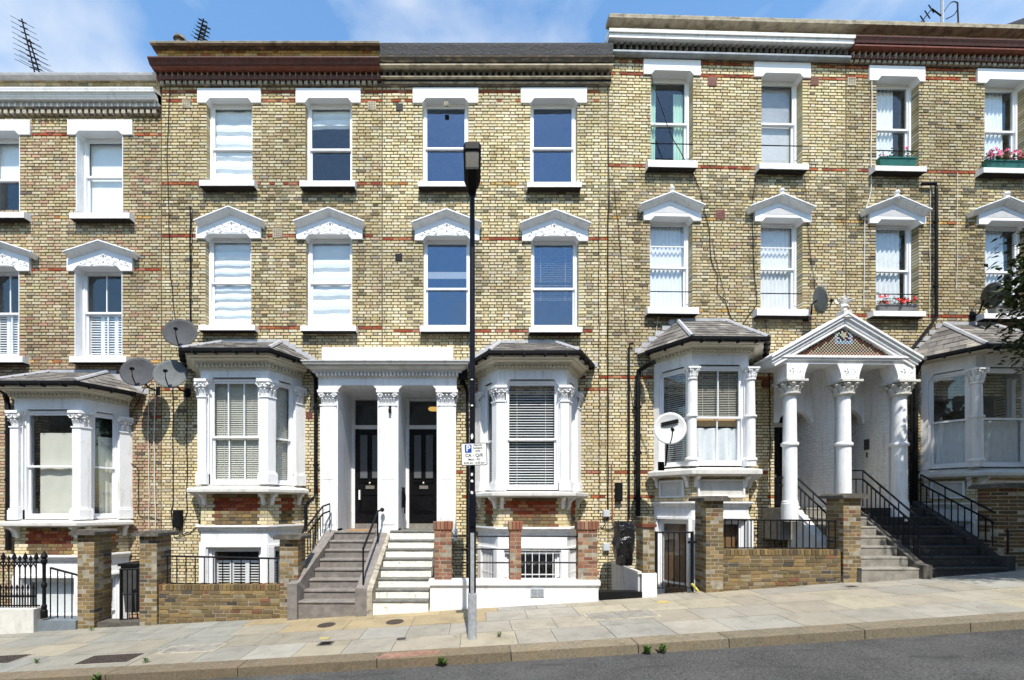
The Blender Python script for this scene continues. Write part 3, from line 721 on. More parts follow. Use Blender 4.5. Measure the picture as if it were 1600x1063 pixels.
dress(hD, F1, WD2, [(1012, 1092, 480, 490), (1183, 1267, 483, 493)], [419, 421], [[net(0, 1, .0, 1, 9)], [net(0, 1, 0, 1, 9)]], ru=2, bar=[456, 459], low_open=.0, b=.18)
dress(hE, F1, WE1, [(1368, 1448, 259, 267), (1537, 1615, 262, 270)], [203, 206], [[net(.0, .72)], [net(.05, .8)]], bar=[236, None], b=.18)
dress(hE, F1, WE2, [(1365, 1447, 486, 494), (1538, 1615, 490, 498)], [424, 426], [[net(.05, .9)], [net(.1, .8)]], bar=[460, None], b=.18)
for (h, fr, a, b, y0, y1, ys, W) in ((hA, F0, -38, 46, 187, 210, 204, WA1[0]), (hA, F0, 105, 206, 187, 210, 204, WA1[1]), (hB, F0, 308, 407, 138, 160, 153, WB1[0]), (hB, F0, 462, 563, 138, 160, 153, WB1[1]),
        (hC, F0, 645, 747, 137, 160, 153, WC1[0]), (hC, F0, 814, 917, 137, 160, 153, WC1[1]), (hD, F1, 1006, 1095, 93, 116, 110, WD1[0]), (hD, F1, 1179, 1267, 97, 120, 114, WD1[1]),
        (hE, F1, 1359, 1446, 103, 126, 119, WE1[0]), (hE, F1, 1528, 1616, 108, 130, 124, WE1[1])):
    lintel(h, fr, a, b, y0, y1, ys, W[0], W[1])
for (h, fr, xl, xr, ye, ax, ay, bl, br, yb, ys, W, orn) in ((hA, F0, -62, 48, 392, -7, 374, -55, 45, 423, 416, WA2[0], 1), (hA, F0, 97, 208, 392, 152, 374, 104, 206, 423, 416, WA2[1], 1),
        (hB, F0, 302, 410, 343, 355, 321, 306, 407, 372, 365, WB2[0], 1), (hB, F0, 457, 568, 344, 512, 323, 463, 566, 373, 366, WB2[1], 1),
        (hC, F0, 642, 753, 346, 697, 325, 648, 749, 375, 368, WC2[0], 1), (hC, F0, 812, 924, 347, 867, 326, 816, 919, 376, 369, WC2[1], 1),
        (hD, F1, 1001, 1103, 318, 1053, 298, 1006, 1096, 344, 338, WD2[0], 0), (hD, F1, 1173, 1276, 321, 1225, 301, 1180, 1268, 346, 340, WD2[1], 0),
        (hE, F1, 1354, 1457, 325, 1408, 304, 1359, 1447, 349, 343, WE2[0], 0), (hE, F1, 1524, 1632, 327, 1579, 306, 1530, 1624, 351, 345, WE2[1], 0)):
    pediment(h, fr, xl, xr, ye, ax, ay, bl, br, yb, ys, W[0], W[1], orn)

# ------------------------------------------------------------------ parapets and cornices
def parapet_bricks(root, fr, u0, u1, xm, y0, y1, p, pal):
    zt, zb = fr.z(xm, y0, -p), fr.z(xm, y1, -p); m = MB(); m.box(u0, u1, -p+.012, .01, zb-.12, zt); m.build('parapet', 'mortar', root)
    m = MB()
    for a, b, c, d, _l, _r in courses(u0+.002, u1-.002, zb-.1, zt, []):
        _k = R.uniform(.5, .95); m.tint = tuple(x*_k for x in pick(pal)); m.brick(a+.005, b-.005, -p, -p+.05, c+.005, d-.005)
    m.build('parapet_brickwork', 'brickwork', root, kind='stuff')
cornice(hA, F0, UA0, UAB-.01, 120, [('coping', 113, 117, .18, .17, 'lead'), ('band', 117, 124, .15, .06, 'coping_stone'), ('cornice_moulding', 136, 143, .26, .24, 'white_paint'), ('cornice_moulding', 143, 148, .22, .20, 'white_paint'), ('cornice_moulding', 149, 155, .20, .17, 'white_paint'), ('band', 155, 166, .09, .08, 'grey_paint'), ('band', 166, 170, .12, .10, 'sooty_shade_stone'), ('band', 176, 180, .05, .03, 'sooty_shade_stone')], 0, (155, 167, .13, 'grey_paint', .145))
dentils(hA, F0, UA0, UAB-.02, 120, 169, 177, .09, 'sooty_pale', .15)
parapet_bricks(hA, F0, UA0, UAB-.01, 120, 122, 138, .03, STOCK)
cornice(hB, F0, UAB, UBC-.004, 400, [('coping', 64, 67, .30, .29, 'coping_stone'), ('band', 67, 78, .27, .16, 'sooty_shade_stone'), ('cornice_moulding', 88, 101, .34, .27, 'terracotta'), ('roll', 101, 106, .25, .24, 'terracotta_clean'), ('band', 106, 117, .09, .08, 'sooty_shade_stone'), ('band', 117, 124, .13, .11, 'terracotta'), ('band', 131, 135, .05, .03, 'sooty_shade_stone')], .25, (105, 118, .15, 'sooty_pale', .14))  # lowest dark band paints the shadow line below the dentils
dentils(hB, F0, UAB, UBC, 400, 124, 131, .08, 'sooty_pale')
parapet_bricks(hB, F0, UAB, UBC-.004, 400, 76, 88, .14, ORNG)
cornice(hC, F0, UBC, UCD+.05, 770, [('coping', 67, 86, .24, .22, 'felt'), ('cornice_moulding', 87, 97, .30, .24, 'sooty_shade_stone'), ('roll', 98, 104, .24, .23, 'coping_stone'), ('band', 104, 117, .09, .08, 'black_plastic'), ('roll', 118, 122, .15, .13, 'coping_stone'), ('band', 122, 127, .10, .09, 'black_plastic'), ('roll', 127, 130, .08, .07, 'sooty_pale'), ('band', 130, 135, .05, .03, 'sooty_shade_stone')], 0, (105, 118, .16, 'sooty_shade_stone', .15))
cornice(hD, F1, UCD1, UDE-.004, 1100, [('coping', 25, 31, .26, .25, 'coping_stone'), ('band', 31, 40, .22, .08, 'sooty_shade_stone'), ('cornice_moulding', 48, 53, .27, .26, 'white_paint'), ('band', 53, 56, .17, .17, 'sooty_shade_stone'), ('cornice_moulding', 56, 62, .23, .22, 'white_paint'), ('band', 62, 79, .07, .06, 'black_plastic'), ('roll', 80, 86, .15, .14, 'roll_grey'), ('band', 87, 93, .06, .04, 'sooty_shade_stone')], .2, (65, 79, .14, 'sooty_shade_stone', .15))  # dark band under the coping paints the shade on the brick
parapet_bricks(hD, F1, UCD1, UDE-.004, 1100, 38, 50, .05, PALE)
cornice(hE, F1, UDE, UEN, 1430, [('coping', 34, 40, .26, .25, 'coping_stone'), ('band', 40, 46, .22, .08, 'sooty_shade_stone'), ('cornice_moulding', 57, 69, .30, .25, 'terracotta'), ('roll', 70, 76, .24, .23, 'terracotta_clean'), ('band', 76, 88, .09, .08, 'black_plastic'), ('band', 88, 93, .12, .11, 'terracotta'), ('band', 99, 103, .05, .03, 'sooty_shade_stone')], 0, (75, 89, .15, 'sooty_pale', .15))  # band below the coping is dark to paint its shade
dentils(hE, F1, UDE, UEN, 1430, 93, 99, .08, 'sooty_pale')
parapet_bricks(hE, F1, UDE, UEN, 1430, 44, 57, .05, PALE)

# the terrace across the street, behind the camera: its dark north side is what the lower panes mirror
m = MB(); XO = [-42+6*i for i in range(15)]
for i, (a, b) in enumerate(zip(XO[:-1], XO[1:])):
    zt = 11.6+.0587*max(-20, min(20, (a+b)/2))
    m.box(a, b-.003, -25, -17.5, -4, zt); m.box(a, b-.003, -17.5, -17.25, zt-.5, zt+.1)
    for z in (1.2, 4.2, 7.0, 9.4):
        for x in (a+1.2, a+3.7): m.box(x-.08, x+1.18, -17.5, -17.42, z-.1, z+1.95)
m.build('terrace_across_street', 'sooty_pale', fr=F0, base=(0, -17.5, -.5), kind='structure')
# ------------------------------------------------------------------ bay windows
def leaf_on(m, p, n, t, z, h, w, out=.05):
    p, n, t = Vector(p), Vector(n), Vector(t)
    rows_ = ((0, .5, .004), (.4, .55, .018), (.75, .42, .75*out), (1.0, .22, out), (.86, .16, out*1.25))
    vs_ = []
    for hz, ww, o in rows_:
        for sx, oo in ((-1, 0), (0, .012), (1, 0)):
            q = p+t*(sx*ww*w)+n*(o+oo); vs_.append((q.x, q.y, z+hz*h))
    fs = [(i*3+j, i*3+j+1, (i+1)*3+j+1, (i+1)*3+j) for i in range(4) for j in range(2)]
    m.add(vs_, fs)
def volute(m, p, n, t, z, s, flip=1):
    p, n, t = Vector(p), Vector(n), Vector(t); pts = []
    for i in range(15):
        k = i/14; an = k*3.3*math.pi; r = s*(1-.75*k); q = p+t*(flip*r*math.cos(an))+n*.012; pts.append((q.x, q.y, z+r*math.sin(an)))
    m.tube(pts, [s*.26*(1-.3*i/14) for i in range(15)], 5)
def capital_faces(m, faces, z0, z1):
    h = z1-z0
    for (p, t, n, w_) in faces:
        p, t = Vector(p), Vector(t); k = max(2, round(w_/.085))
        for i in range(k): leaf_on(m, p+t*(w_*((i+.5)/k-.5)), n, t, z0+h*.02, h*.42, w_/k*.8, .055)
        for i in range(k-1): leaf_on(m, p+t*(w_*((i+1)/k-.5)), n, t, z0+h*.26, h*.46, w_/k*.8, .075)
        for f in (-1, 1): volute(m, p+t*(f*w_*.44)+Vector(n)*.05, Vector(n)*1.0, t, z0+h*.66, h*.20, f)
        leaf_on(m, p, Vector(n), t, z0+h*.58, h*.34, w_*.26, .045)
def rnd_capital(m, cx, cy, r, z0, z1, n=8):
    h = z1-z0
    m.lathe(cx, cy, [(r, z0-.02), (r*1.18, z0-.01), (r*1.18, z0+.02), (r*.98, z0+.03), (r*1.0, z0+h*.5), (r*1.25, z1-h*.2), (r*1.2, z1-h*.16)], 14)
    for i in range(n):
        an = 2*math.pi*i/n; d = Vector((math.cos(an), math.sin(an))); t = Vector((-d.y, d.x))
        leaf_on(m, Vector((cx, cy))+d*r, d, t, z0+.02, h*.42, r*.75, r*.30)
        an += math.pi/n; d = Vector((math.cos(an), math.sin(an))); t = Vector((-d.y, d.x))
        leaf_on(m, Vector((cx, cy))+d*r, d, t, z0+h*.24, h*.5, r*.75, r*.48)
    for i in range(4):
        an = math.pi/4+i*math.pi/2; d = Vector((math.cos(an), math.sin(an))); t = Vector((-d.y, d.x))
        for f in (-1, 1): volute(m, Vector((cx, cy))+d*r*1.28+t*(f*r*.12), t*f, d, z0+h*.68, h*.16, 1)
    a = r*1.42; m.box(cx-a, cx+a, cy-a, cy+a, z1-h*.16, z1)
SLATE_ME = MB().box(-.5, .5, -.5, .5, -.5, .5).mesh('slate'); SLATE_ME.materials.append(MT['slate'])
def slates(root, A, B, T0, T1, exp=.19, wd=.25):
    """slates over the roof face A-B (eaves) T1-T0 (top), lapped and a little uneven"""
    A, B, T0, T1 = Vector(A), Vector(B), Vector(T0), Vector(T1)
    ex = (B-A).normalized(); nz = ex.cross(T0-A if (T0-A).length > .01 else T1-A).normalized()
    if nz.z < 0: nz = -nz
    ey = nz.cross(ex).normalized()
    if ey.z < 0: ey = -ey
    w_ = (B-A).length; h = (T0-A).dot(ey); a0 = (T0-A).dot(ex); a1 = (T1-A).dot(ex)
    y = 0; k = 0
    while y < h-.02:
        y1 = min(y+exp, h); ym = (y+y1)/2; t = ym/h
        l, r = a0*t, w_+(a1-w_)*t
        cuts = [l]; x = math.floor(l/wd)*wd+(k % 2)*wd*.5
        while x < r:
            if l+.06 < x < r-.06: cuts.append(x+R.uniform(-.006, .006))
            x += wd
        cuts.append(r)
        for p, q in zip(cuts[:-1], cuts[1:]):
            c = A+ex*((p+q)/2)+ey*ym+nz*(.010+R.uniform(0, .006))
            tilt = .05+R.uniform(-.01, .02)
            M = Matrix((ex, ey, nz)).transposed().to_4x4(); M.translation = c
            g = R.uniform(.65, 1.35); s = (g, g*.98, g*.95)
            if R.random() < .12: s = (g*1.5, g*1.45, g*1.35)
            inst('slate', SLATE_ME, root, M @ Matrix.Rotation(-tilt, 4, 'X') @ Matrix.Rotation(R.uniform(-.015, .015), 4, 'Z') @ Matrix.Diagonal((q-p-.006, y1-y+.05, .012, 1)), s)
        y += exp; k += 1
def bay(root, fr, px, uc, fh, ah, dep, L, style, kinds, roofw, label, cu=(1, 1), gl='glass', trim='white_paint', base_kind='dark', bars=False, gut='black_plastic', panels=False, brk=None, frieze='white_paint', bwin=None):
    P = [Vector((uc-ah, 0)), Vector((uc-fh, -dep)), Vector((uc+fh, -dep)), Vector((uc+ah, 0))]
    Zf = lambda py, v=-dep: fr.z(px, py, v)
    seg = []
    for i in range(3):
        d = P[i+1]-P[i]; ln = d.length; t = d/ln; n = Vector((t.y, -t.x)); mid = (P[i]+P[i+1])/2
        seg.append((mid, t, n, ln))
    def XF(i):
        mid, t, n, ln = seg[i]
        return lambda a, b, z: (mid.x+t.x*a-n.x*b, mid.y+t.y*a-n.y*b, z)
    zcb, zhd, zns = Zf(L['corn']), Zf(L['head']), Zf(L['notch'])
    zct, zcp = Zf(L['cap'][0]), Zf(L['cap'][1]); zbs, zbt = Zf(L['base'][0]), Zf(L['base'][1])
    zwin = Zf(L['win']); zm = Zf(L['meet'])
    zg_, zw_ = fr.z(px, L['gut'], -dep-.36), fr.z(px, L['roof'], 0)
    zsh1, zsh0 = fr.z(px, L['shelf'][0], -dep-.24), fr.z(px, L['shelf'][1], -dep-.24)
    m = MB()
    m.sweep(P, [(0, zcb+.1), (0, zhd-.0), (-.16, zhd-.0), (-.16, zcb+.1)] if style == 'x' else [(0, zcb+.12), (0, zns), (-.16, zns), (-.16, zcb+.12)])
    legs = seg[0][3]
    co, we = (.185, .22) if style == 'pil' else (.10, .12)
    ops = [(-legs/2+we, legs/2-co), (-fh+co, fh-co), (-legs/2+co, legs/2-we)]
    for i, (a0, a1) in enumerate(ops):      # chamfered window heads
        q = MB(XF(i)); ln = seg[i][3]; c = .09
        q.prism([(-ln/2, zns+.005), (ln/2, zns+.005), (ln/2, zhd), (a1+.02, zhd), (a1-c, zns), (a0+c, zns), (a0-.02, zhd), (-ln/2, zhd)], .002, .15)
        m.add(q.v, q.f)
    body = m.build('bay_window', frieze, root, label=label)
    # corner posts and jambs
    m = MB()
    def corner(i, l, off, inn=.14):
        C = P[i]; d1 = -seg[i-1][1]; d2 = seg[i][1]; n1, n2 = seg[i-1][2], seg[i][2]
        mo = (n1+n2).normalized(); mo = mo/mo.dot(n1)
        return [tuple(x) for x in (C+d1*l+n1*off, C+mo*off, C+d2*l+n2*off, C+d2*l-n2*inn, C-mo*inn, C+d1*l-n1*inn)]
    def wallend(i, l, off, inn=.14):
        s = seg[0] if i == 0 else seg[2]; d = s[1] if i == 0 else -s[1]; n_ = s[2]; C = P[i]-d*.05
        return [tuple(x) for x in (C+n_*off, C+d*(l+.05)+n_*off, C+d*(l+.05)-n_*inn, C-n_*inn)]
    for i in (1, 2, 0, 3): MB().prism(corner(i, co, -.004) if i in (1, 2) else wallend(i, we, -.004), zbt-.05, zns, 'z').build('corner_post', trim, body)
    if style == 'pil':
        for i in range(4):
            f = corner if i in (1, 2) else wallend; l = .155 if i in (1, 2) else .20
            m = MB(); m.prism(f(i, l, .06), zbs, zcp, 'z'); m.prism(f(i, l+.02, .085), zbs, zbs+.04, 'z'); m.prism(f(i, l+.03, .10), zbt, zbs, 'z'); m.prism(f(i, l+.015, .08), zcp-.03, zcp, 'z')
            m.build('pilaster', trim, body)
            m = MB(); h = zct-zcp
            m.prism(f(i, l-.03, .035), zcp, zct-.04, 'z'); m.prism(f(i, l+.045, .13), zct-h*.17, zct, 'z'); m.prism(f(i, l+.02, .10), zct-h*.26, zct-h*.17, 'z')
            fc = []
            if i in (1, 2):
                C = P[i]; d1 = -seg[i-1][1]; d2 = seg[i][1]; n1, n2 = seg[i-1][2], seg[i][2]
                fc = [(C+d1*l*.45+n1*.036, d1, n1, l*1.1), (C+d2*l*.45+n2*.036, d2, n2, l*1.1)]
            else:
                s = seg[0] if i == 0 else seg[2]; d = s[1] if i == 0 else -s[1]; fc = [(P[i]+d*l*.5+s[2]*.036, d, s[2], l*1.0)]
            capital_faces(m, fc, zcp, zct); m.build('capital', trim, body)
    else:
        for i in (1, 2):
            n1, n2 = seg[i-1][2], seg[i][2]; mo = (n1+n2).normalized(); C = P[i]+mo*.03; r = .098; zr = Zf(L['ring'])
            m = MB(); m.lathe(C.x, C.y, [(r*1.25, zbt), (r*1.25, zbs-.05), (r*1.45, zbs-.04), (r*1.45, zbs), (r*1.1, zbs+.03), (r*1.05, zr-.03), (r*1.35, zr-.02), (r*1.35, zr+.015), (r*1.05, zr+.03), (r*.92, zcp)], 18)
            m.prism(corner(i, .11, .10), zbt, zbs-.06, 'z')
            m.build('column', trim, body, smooth=False)
            m = MB(); rnd_capital(m, C.x, C.y, r, zcp, zct); m.build('capital', trim, body)
    # cornice, dentils, gutter, roof
    m = MB(); h = zg_-zcb
    m.sweep(P, [(0, zcb-.02), (.03, zcb-.02), (.03, zcb+h*.08), (.045, zcb+h*.08), (.045, zcb+h*.36), (.115, zcb+h*.37), (.12, zcb+h*.50), (.135, zcb+h*.51), (.19, zcb+h*.60), (.195, zcb+h*.70), (.26, zcb+h*.72), (.275, zcb+h*.88), (.29, zcb+h*.90), (.29, zg_), (0, zg_)])
    m.build('cornice', 'cream_trim' if trim != 'white_clean' else trim, body)
    m = MB()
    for i in range(3):
        q = MB(XF(i)); ln = seg[i][3]; a = -ln/2-.04
        while a < ln/2+.02:
            q.box(a, a+.045, -.10, -.04, zcb+h*.12, zcb+h*.34); a += .086
        m.add(q.v, q.f)
    m.build('dentil_course', 'cream_trim', body, kind='stuff')
    m = MB(); g0 = .30
    m.sweep(P, [(g0, zg_-.03), (g0+.025, zg_-.055), (g0+.07, zg_-.06), (g0+.105, zg_-.03), (g0+.11, zg_+.035), (g0+.095, zg_+.035), (g0+.09, zg_), (g0, zg_)])
    for i in range(3):
        q = MB(XF(i)); ln = seg[i][3]+.3; k = 4 if i == 1 else 3
        for j in range(k): q.box(-ln/2+ln*(j+.5)/k-.015, -ln/2+ln*(j+.5)/k+.015, -g0-.115, -g0+.02, zg_-.075, zg_+.03)
        m.add(q.v, q.f)
    m.build('gutter', gut, body)
    ov = .36
    def offp(i):
        if i == 0: return P[0]+seg[0][2]*ov
        if i == 3: return P[3]+seg[2][2]*ov
        mo = (seg[i-1][2]+seg[i][2]).normalized(); mo = mo/mo.dot(seg[i][2]); return P[i]+mo*ov
    E = [offp(i) for i in range(4)]
    # the eaves run on to the wall
    for i, s in ((0, seg[0]), (3, seg[2])):
        d = s[1]; k = -E[i].y/d.y if abs(d.y) > 1e-6 else 0; E[i] = E[i]+d*k
    e3 = [(p.x, p.y, zg_+.02) for p in E]; t0, t1 = (uc-roofw, -.005, zw_), (uc+roofw, -.005, zw_)
    m = MB(); b3 = [(p.x, p.y, zg_-.0) for p in E]
    m.add(e3+[t0, t1]+b3, [(0, 1, 4), (1, 2, 5, 4), (2, 3, 5), (6, 7, 1, 0), (7, 8, 2, 1), (8, 9, 3, 2), (6, 9, 8, 7)])
    rf = m.build('bay_roof', 'slate', root)
    slates(rf, e3[0], e3[1], t0, t0); slates(rf, e3[1], e3[2], t0, t1); slates(rf, e3[2], e3[3], t1, t1)
    m = MB()
    up = Vector((0, 0, .03))
    for a, b in ((e3[1], t0), (e3[2], t1)): m.tube([Vector(a)+up, Vector(b)+up], .045, 6)
    m.box(uc-roofw-.05, uc+roofw+.05, -.03, .0, zw_-.04, zw_+.07)
    for a, b in ((e3[0], t0), (e3[3], t1)):      # stepped lead flashing
        a, b = Vector(a), Vector(b); k = 6
        for i in range(k):
            p = a+(b-a)*((i+.5)/k); m.box(p.x-.13, p.x+.13, -.016-.001*i, -.002, p.z-.02, p.z+.10)
    m.build('flashing', 'lead', rf)
    # windows in the three faces
    for i, (a0, a1) in enumerate(ops):
        k = kinds[i]
        sash(body, XF(i), a0-.015, a1+.015, zwin-.02, zhd+.02 if False else zns-.01, .05, zm, cu[0] if i == 1 else 1, cu[1] if i == 1 else 1, 1, 1, k, gl, 'window_frame', body, fw=.05, cd_=.14)
    # sill shelf on brackets
    m = MB(); m.sweep(P, [(.24, zsh0), (.26, zsh0+.02), (.26, zsh1-.02), (.24, zsh1), (-.16, zbt+.005), (-.16, zsh0), (.10, zsh0-.02), (.16, zsh0-.005)]); m.build('sill_shelf', 'white_aged', body)
    bh = .27
    brk = brk or [(1, -fh+.09), (1, fh-.09), (2, -legs/2+.09), (2, legs/2-.10), (0, -legs/2+.10), (0, legs/2-.09)]
    for (i, a) in brk:
        m = MB(XF(i)); prof = [(-.19, zsh0+.0), (-.19, zsh0-.035), (-.15, zsh0-.065), (-.09, zsh0-.10), (-.065, zsh0-.16), (-.045, zsh0-bh+.03), (-.02, zsh0-bh), (.05, zsh0-bh), (.05, zsh0)]
        m.prism(prof, a-.036, a+.036, 'x'); m.build('bracket', 'white_paint', body)
    # brick apron, then the rendered basement front
    zab = fr.z(px, L['area'][0], -dep-.05); zbot = ZB
    m = MB(); m.sweep(P, [(-.02, zsh0-.0), (-.02, zbot), (-.16, zbot), (-.16, zsh0-.0)]) if False else m.sweep(P, [(-.012, zsh0), (-.012, zab-.1), (-.16, zab-.1), (-.16, zsh0)])
    ap = m.build('apron_wall', 'mortar', body)
    for i in range(3):
        mid, t, n_, ln = seg[i]; q = MB(XF(i))
        th = math.atan2(t.y, t.x)
        for a, b, c, d, _l, _r in courses(-ln/2+.004, ln/2-.004, zab-.05, zsh0, []):
            z = (c+d)/2; f = (z-zab)/(zsh0-zab); am = abs((a+b)/2)
            inner = am < ln/2-.24
            if panels: col = pick(PALE)
            elif inner and .22 < f < .85: col = pick(REDB) if f > .40 else pick(OLD)
            elif inner: col = pick(OLD)
            else: col = pick(PALE)
            pos = mid+t*((a+b)/2)
            M = Matrix.Translation((pos.x, pos.y, z)) @ Matrix.Rotation(th, 4, 'Z') @ Matrix.Diagonal((b-a-.01, 1, d-c-.01, 1))
            inst('brick', BRICK_ME, body, M, col)
        if panels and i < 2:
            w_ = ln/2-(.16 if i == 0 else .12); q = MB(XF(i)); z0, z1 = zsh0-.50, zsh0-.09
            q.box(-w_, w_, -.03, .02, z0, z1); q.build('panel', 'white_aged', body)
            q = MB(XF(i))
            q.box(-w_, w_, -.06, -.03, z0, z0+.04).box(-w_, w_, -.06, -.03, z1-.04, z1).box(-w_, -w_+.04, -.06, -.03, z0+.04, z1-.04).box(w_-.04, w_, -.06, -.03, z0+.04, z1-.04)
            q.build('panel_frame', 'white_paint', body)
    z1 = zab; z0b = fr.z(px, L['area'][1], -dep)     # head of the basement window
    m = MB(); m.sweep(P, [(.10, z1), (.10, z1-.035), (.06, z1-.06), (.03, z1-.12), (.0, z1-.13), (-.16, z1-.13), (-.16, z1)]); m.build('basement_cornice', 'white_paint', body)
    m = MB()
    for i, (a0, a1) in enumerate(ops):
        q = MB(XF(i)); ln = seg[i][3]; b0, b1 = (bwin if (bwin and i == 1) else (a0-.03, a1+.03))
        q.box(-ln/2, b0, 0, .14, zbot, z1-.10); q.box(b1, ln/2, 0, .14, zbot, z1-.10); q.box(b0, b1, 0, .14, z0b, z1-.10); q.box(b0, b1, 0, .14, zbot, zbot+.6)
        q.box(b0-.16, b0-.02, -.035, .0, zbot, z0b+.0); q.box(b1+.02, b1+.16, -.035, .0, zbot, z0b)
        q.box(-ln/2-.0, ln/2, -.03, .0, z0b+.0, z0b+.05)
        m.add(q.v, q.f)
    m.build('basement_wall', 'white_paint', body)
    for i, (a0, a1) in enumerate(ops):
        b0, b1 = (bwin if (bwin and i == 1) else (a0-.03, a1+.03))
        sash(body, XF(i), b0, b1, zbot+.6, z0b, .07, (zbot+.6+z0b)/2+.1, 1, 1, 1, 1, base_kind, 'glass', 'basement_window', body, cd_=.16)
        if bars:
            q = MB(XF(i)); k = 8
            for j in range(1, k): a = b0+(b1-b0)*j/k; q.box(a-.008, a+.008, .005, .021, zbot+.6, z0b)
            for z in (z0b-.06, z0b-.55): q.box(b0, b1, .008, .018, z-.012, z+.012)
            q.build('window_bars', 'white_clean', body)
    return body
LA = dict(roof=583, gut=598, corn=622, notch=640, head=653, cap=(643, 667), base=(797, 812), win=810, meet=730, shelf=(816, 823), area=(868, 903))
LB = dict(roof=536, gut=547, corn=577, notch=590, head=603, cap=(594, 620), base=(741, 757), win=756, meet=684, shelf=(763, 770), area=(821, 855))
LC = dict(roof=537, gut=551, corn=577, notch=593, head=607, cap=(604, 627), base=(755, 767), win=764, meet=687, shelf=(769, 776), area=(824, 860))
LD = dict(roof=503, gut=529, corn=551, notch=570, head=582, cap=(576, 594), base=(717, 729), win=726, meet=653, ring=651, shelf=(733, 742), area=(784, 812))
LE = dict(roof=509, gut=541, corn=554, notch=574, head=588, cap=(577, 600), base=(719, 730), win=728, meet=655, ring=652, shelf=(737, 744), area=(786, 815))
ven = lambda f0=0, f1=1, p=.05, ma='blind_slat': ('venetian', f0, f1, p, ma)
bay(hA, F0, 75, BAYC['A'], .76, 1.23, .75, LA, 'pil', ['dark', [('part', .52, .9, 'blind_cream') if False else ('curtain', .15, 1, 0, .82, 'blind_cream', .01, 2)], [('curtain', .3, 1, 0, .8, 'blind_cream', .01, 2)]], .72, 'white bay window with single panes and slate roof', base_kind=('roller', 0, 'net_curtain'))
bay(hB, F0, 370, BAYC['B'], .76, 1.23, .75, LB, 'pil', [[ven(), ('roller', 0, 'blind_cream')], [ven(), ('roller', 0, 'blind_cream')], [ven(0, 1, .045), ('roller', 0, 'blind_cream')]], .72, 'white bay window with closed beige venetian blinds', cu=(3, 3), base_kind=('shutter', 0, .9))
bay(hC, F0, 826, BAYC['C'], .78, 1.22, .75, LC, 'pil', [ven(0, 1, .06), ven(0, .99, .06, 'blind_slat_bright'), ven(0, 1, .06)], .68, 'white bay window with open white venetian blinds', bars=True)
bay(hD, F1, 1120, BAYC['D'], .66, 1.18, .75, LD, 'col', [ven(0, 1, .05), [('venetian', .5, 1, .04, 'blind_cream'), ('part', .40, .5, 'cardboard'), ('curtain', 0, 1, 0, .38, 'net_curtain', .07, 3.3)], 'dark'], .60, 'bay window with round columns, cardboard and a white sheet behind its panes', cu=(2, 2), panels=True, base_kind=('roller', 0, 'brown_panel'), trim='white_paint')
bay(hE, F1, 1580, BAYC['E'], .72, 1.18, .75, LE, 'col', [[('curtain', 0, 1, 0, .48, 'net_curtain', .02, 8)], [('curtain', 0, 1, 0, .48, 'net_curtain', .02, 8)], 'dark'], .62, 'shaded bay window with round columns and net curtains', panels=True)
# ------------------------------------------------------------------ double portico between the two middle houses
def panel_door(root, fr, u0, u1, v, z0, z1, fan, label, glazed=True, ma='door_black'):
    """door leaf with raised panels and furniture, frame and fanlight"""
    m = MB(); fw = .05
    m.box(u0-fw, u0, v-.05, v+.1, z0, fan+.06).box(u1, u1+fw, v-.05, v+.1, z0, fan+.06).box(u0, u1, v-.05, v+.1, z1, z1+.10).box(u0, u1, v-.05, v+.1, fan, fan+.06)
    m.build('door_frame', 'white_paint', root)
    m = MB(); m.box(u0, u1, v+.03, v+.06, z1+.10, fan); m.build('fanlight', 'glass_dark', root)
    m = MB(); m.box(u0, u1, v, v+.05, z0+.13, z1); dr = m.build('door', ma, root, label=label)
    w_ = u1-u0; h = z1-z0-.13; zb = z0+.13
    for (a0, a1, f0, f1) in ((.17, .42, .48, .94), (.58, .83, .48, .94), (.14, .86, .12, .30)):
        p, q, y0, y1 = u0+w_*a0, u0+w_*a1, zb+h*f0, zb+h*f1
        m = MB()
        for (x0, x1, s0, s1) in ((p, q, y0-.02, y0), (p, q, y1, y1+.02), (p-.02, p, y0-.02, y1+.02), (q, q+.02, y0-.02, y1+.02)): m.box(x0, x1, v-.018, v, s0, s1)
        if glazed and f0 > .4: m.build('moulding', ma, dr); m = MB(); m.box(p, q, v-.006, v-.001, y0, y1).build('frosted_pane', 'frosted', dr)
        else: m.prism([(p+.03, y0+.03), (q-.03, y0+.03), (q-.03, y1-.03), (p+.03, y1-.03)], v-.014, v-.001); m.build('panel', ma, dr)
    m = MB(); m.box(u0+w_*.14, u0+w_*.86, v-.024, v-.001, zb+h*.44-.015, zb+h*.44+.010); m.build('moulding', ma, dr)
    m = MB(); m.box(u0+w_*.36, u0+w_*.66, v-.02, v-.001, zb+h*.365, zb+h*.40); m.build('letterbox', 'brass', dr)
    m = MB(); m.lathe(0, 0, [(.0, -.01), (.028, 0), (.03, .02), (.0, .05)], 10); m.xf = None
    k = MB(); k.add([(u0+w_*.5+p[0], v-.02-p[2]*.6, zb+h*.425+p[1]) for p in m.v], m.f); k.build('knocker', 'brass', dr)
    return dr
VP = -.35
pt = thing('portico', 'white double portico with square pilasters over the two black front doors', 'portico', F0, (-2.0, -.2, 1.2))
zf = 1.40; zcp0, zcp1 = F0.z(600, 632, VP), F0.z(600, 610, VP)
PIL = [(-3.62, -3.24), (-2.24, -1.81), (-.84, -.42)]
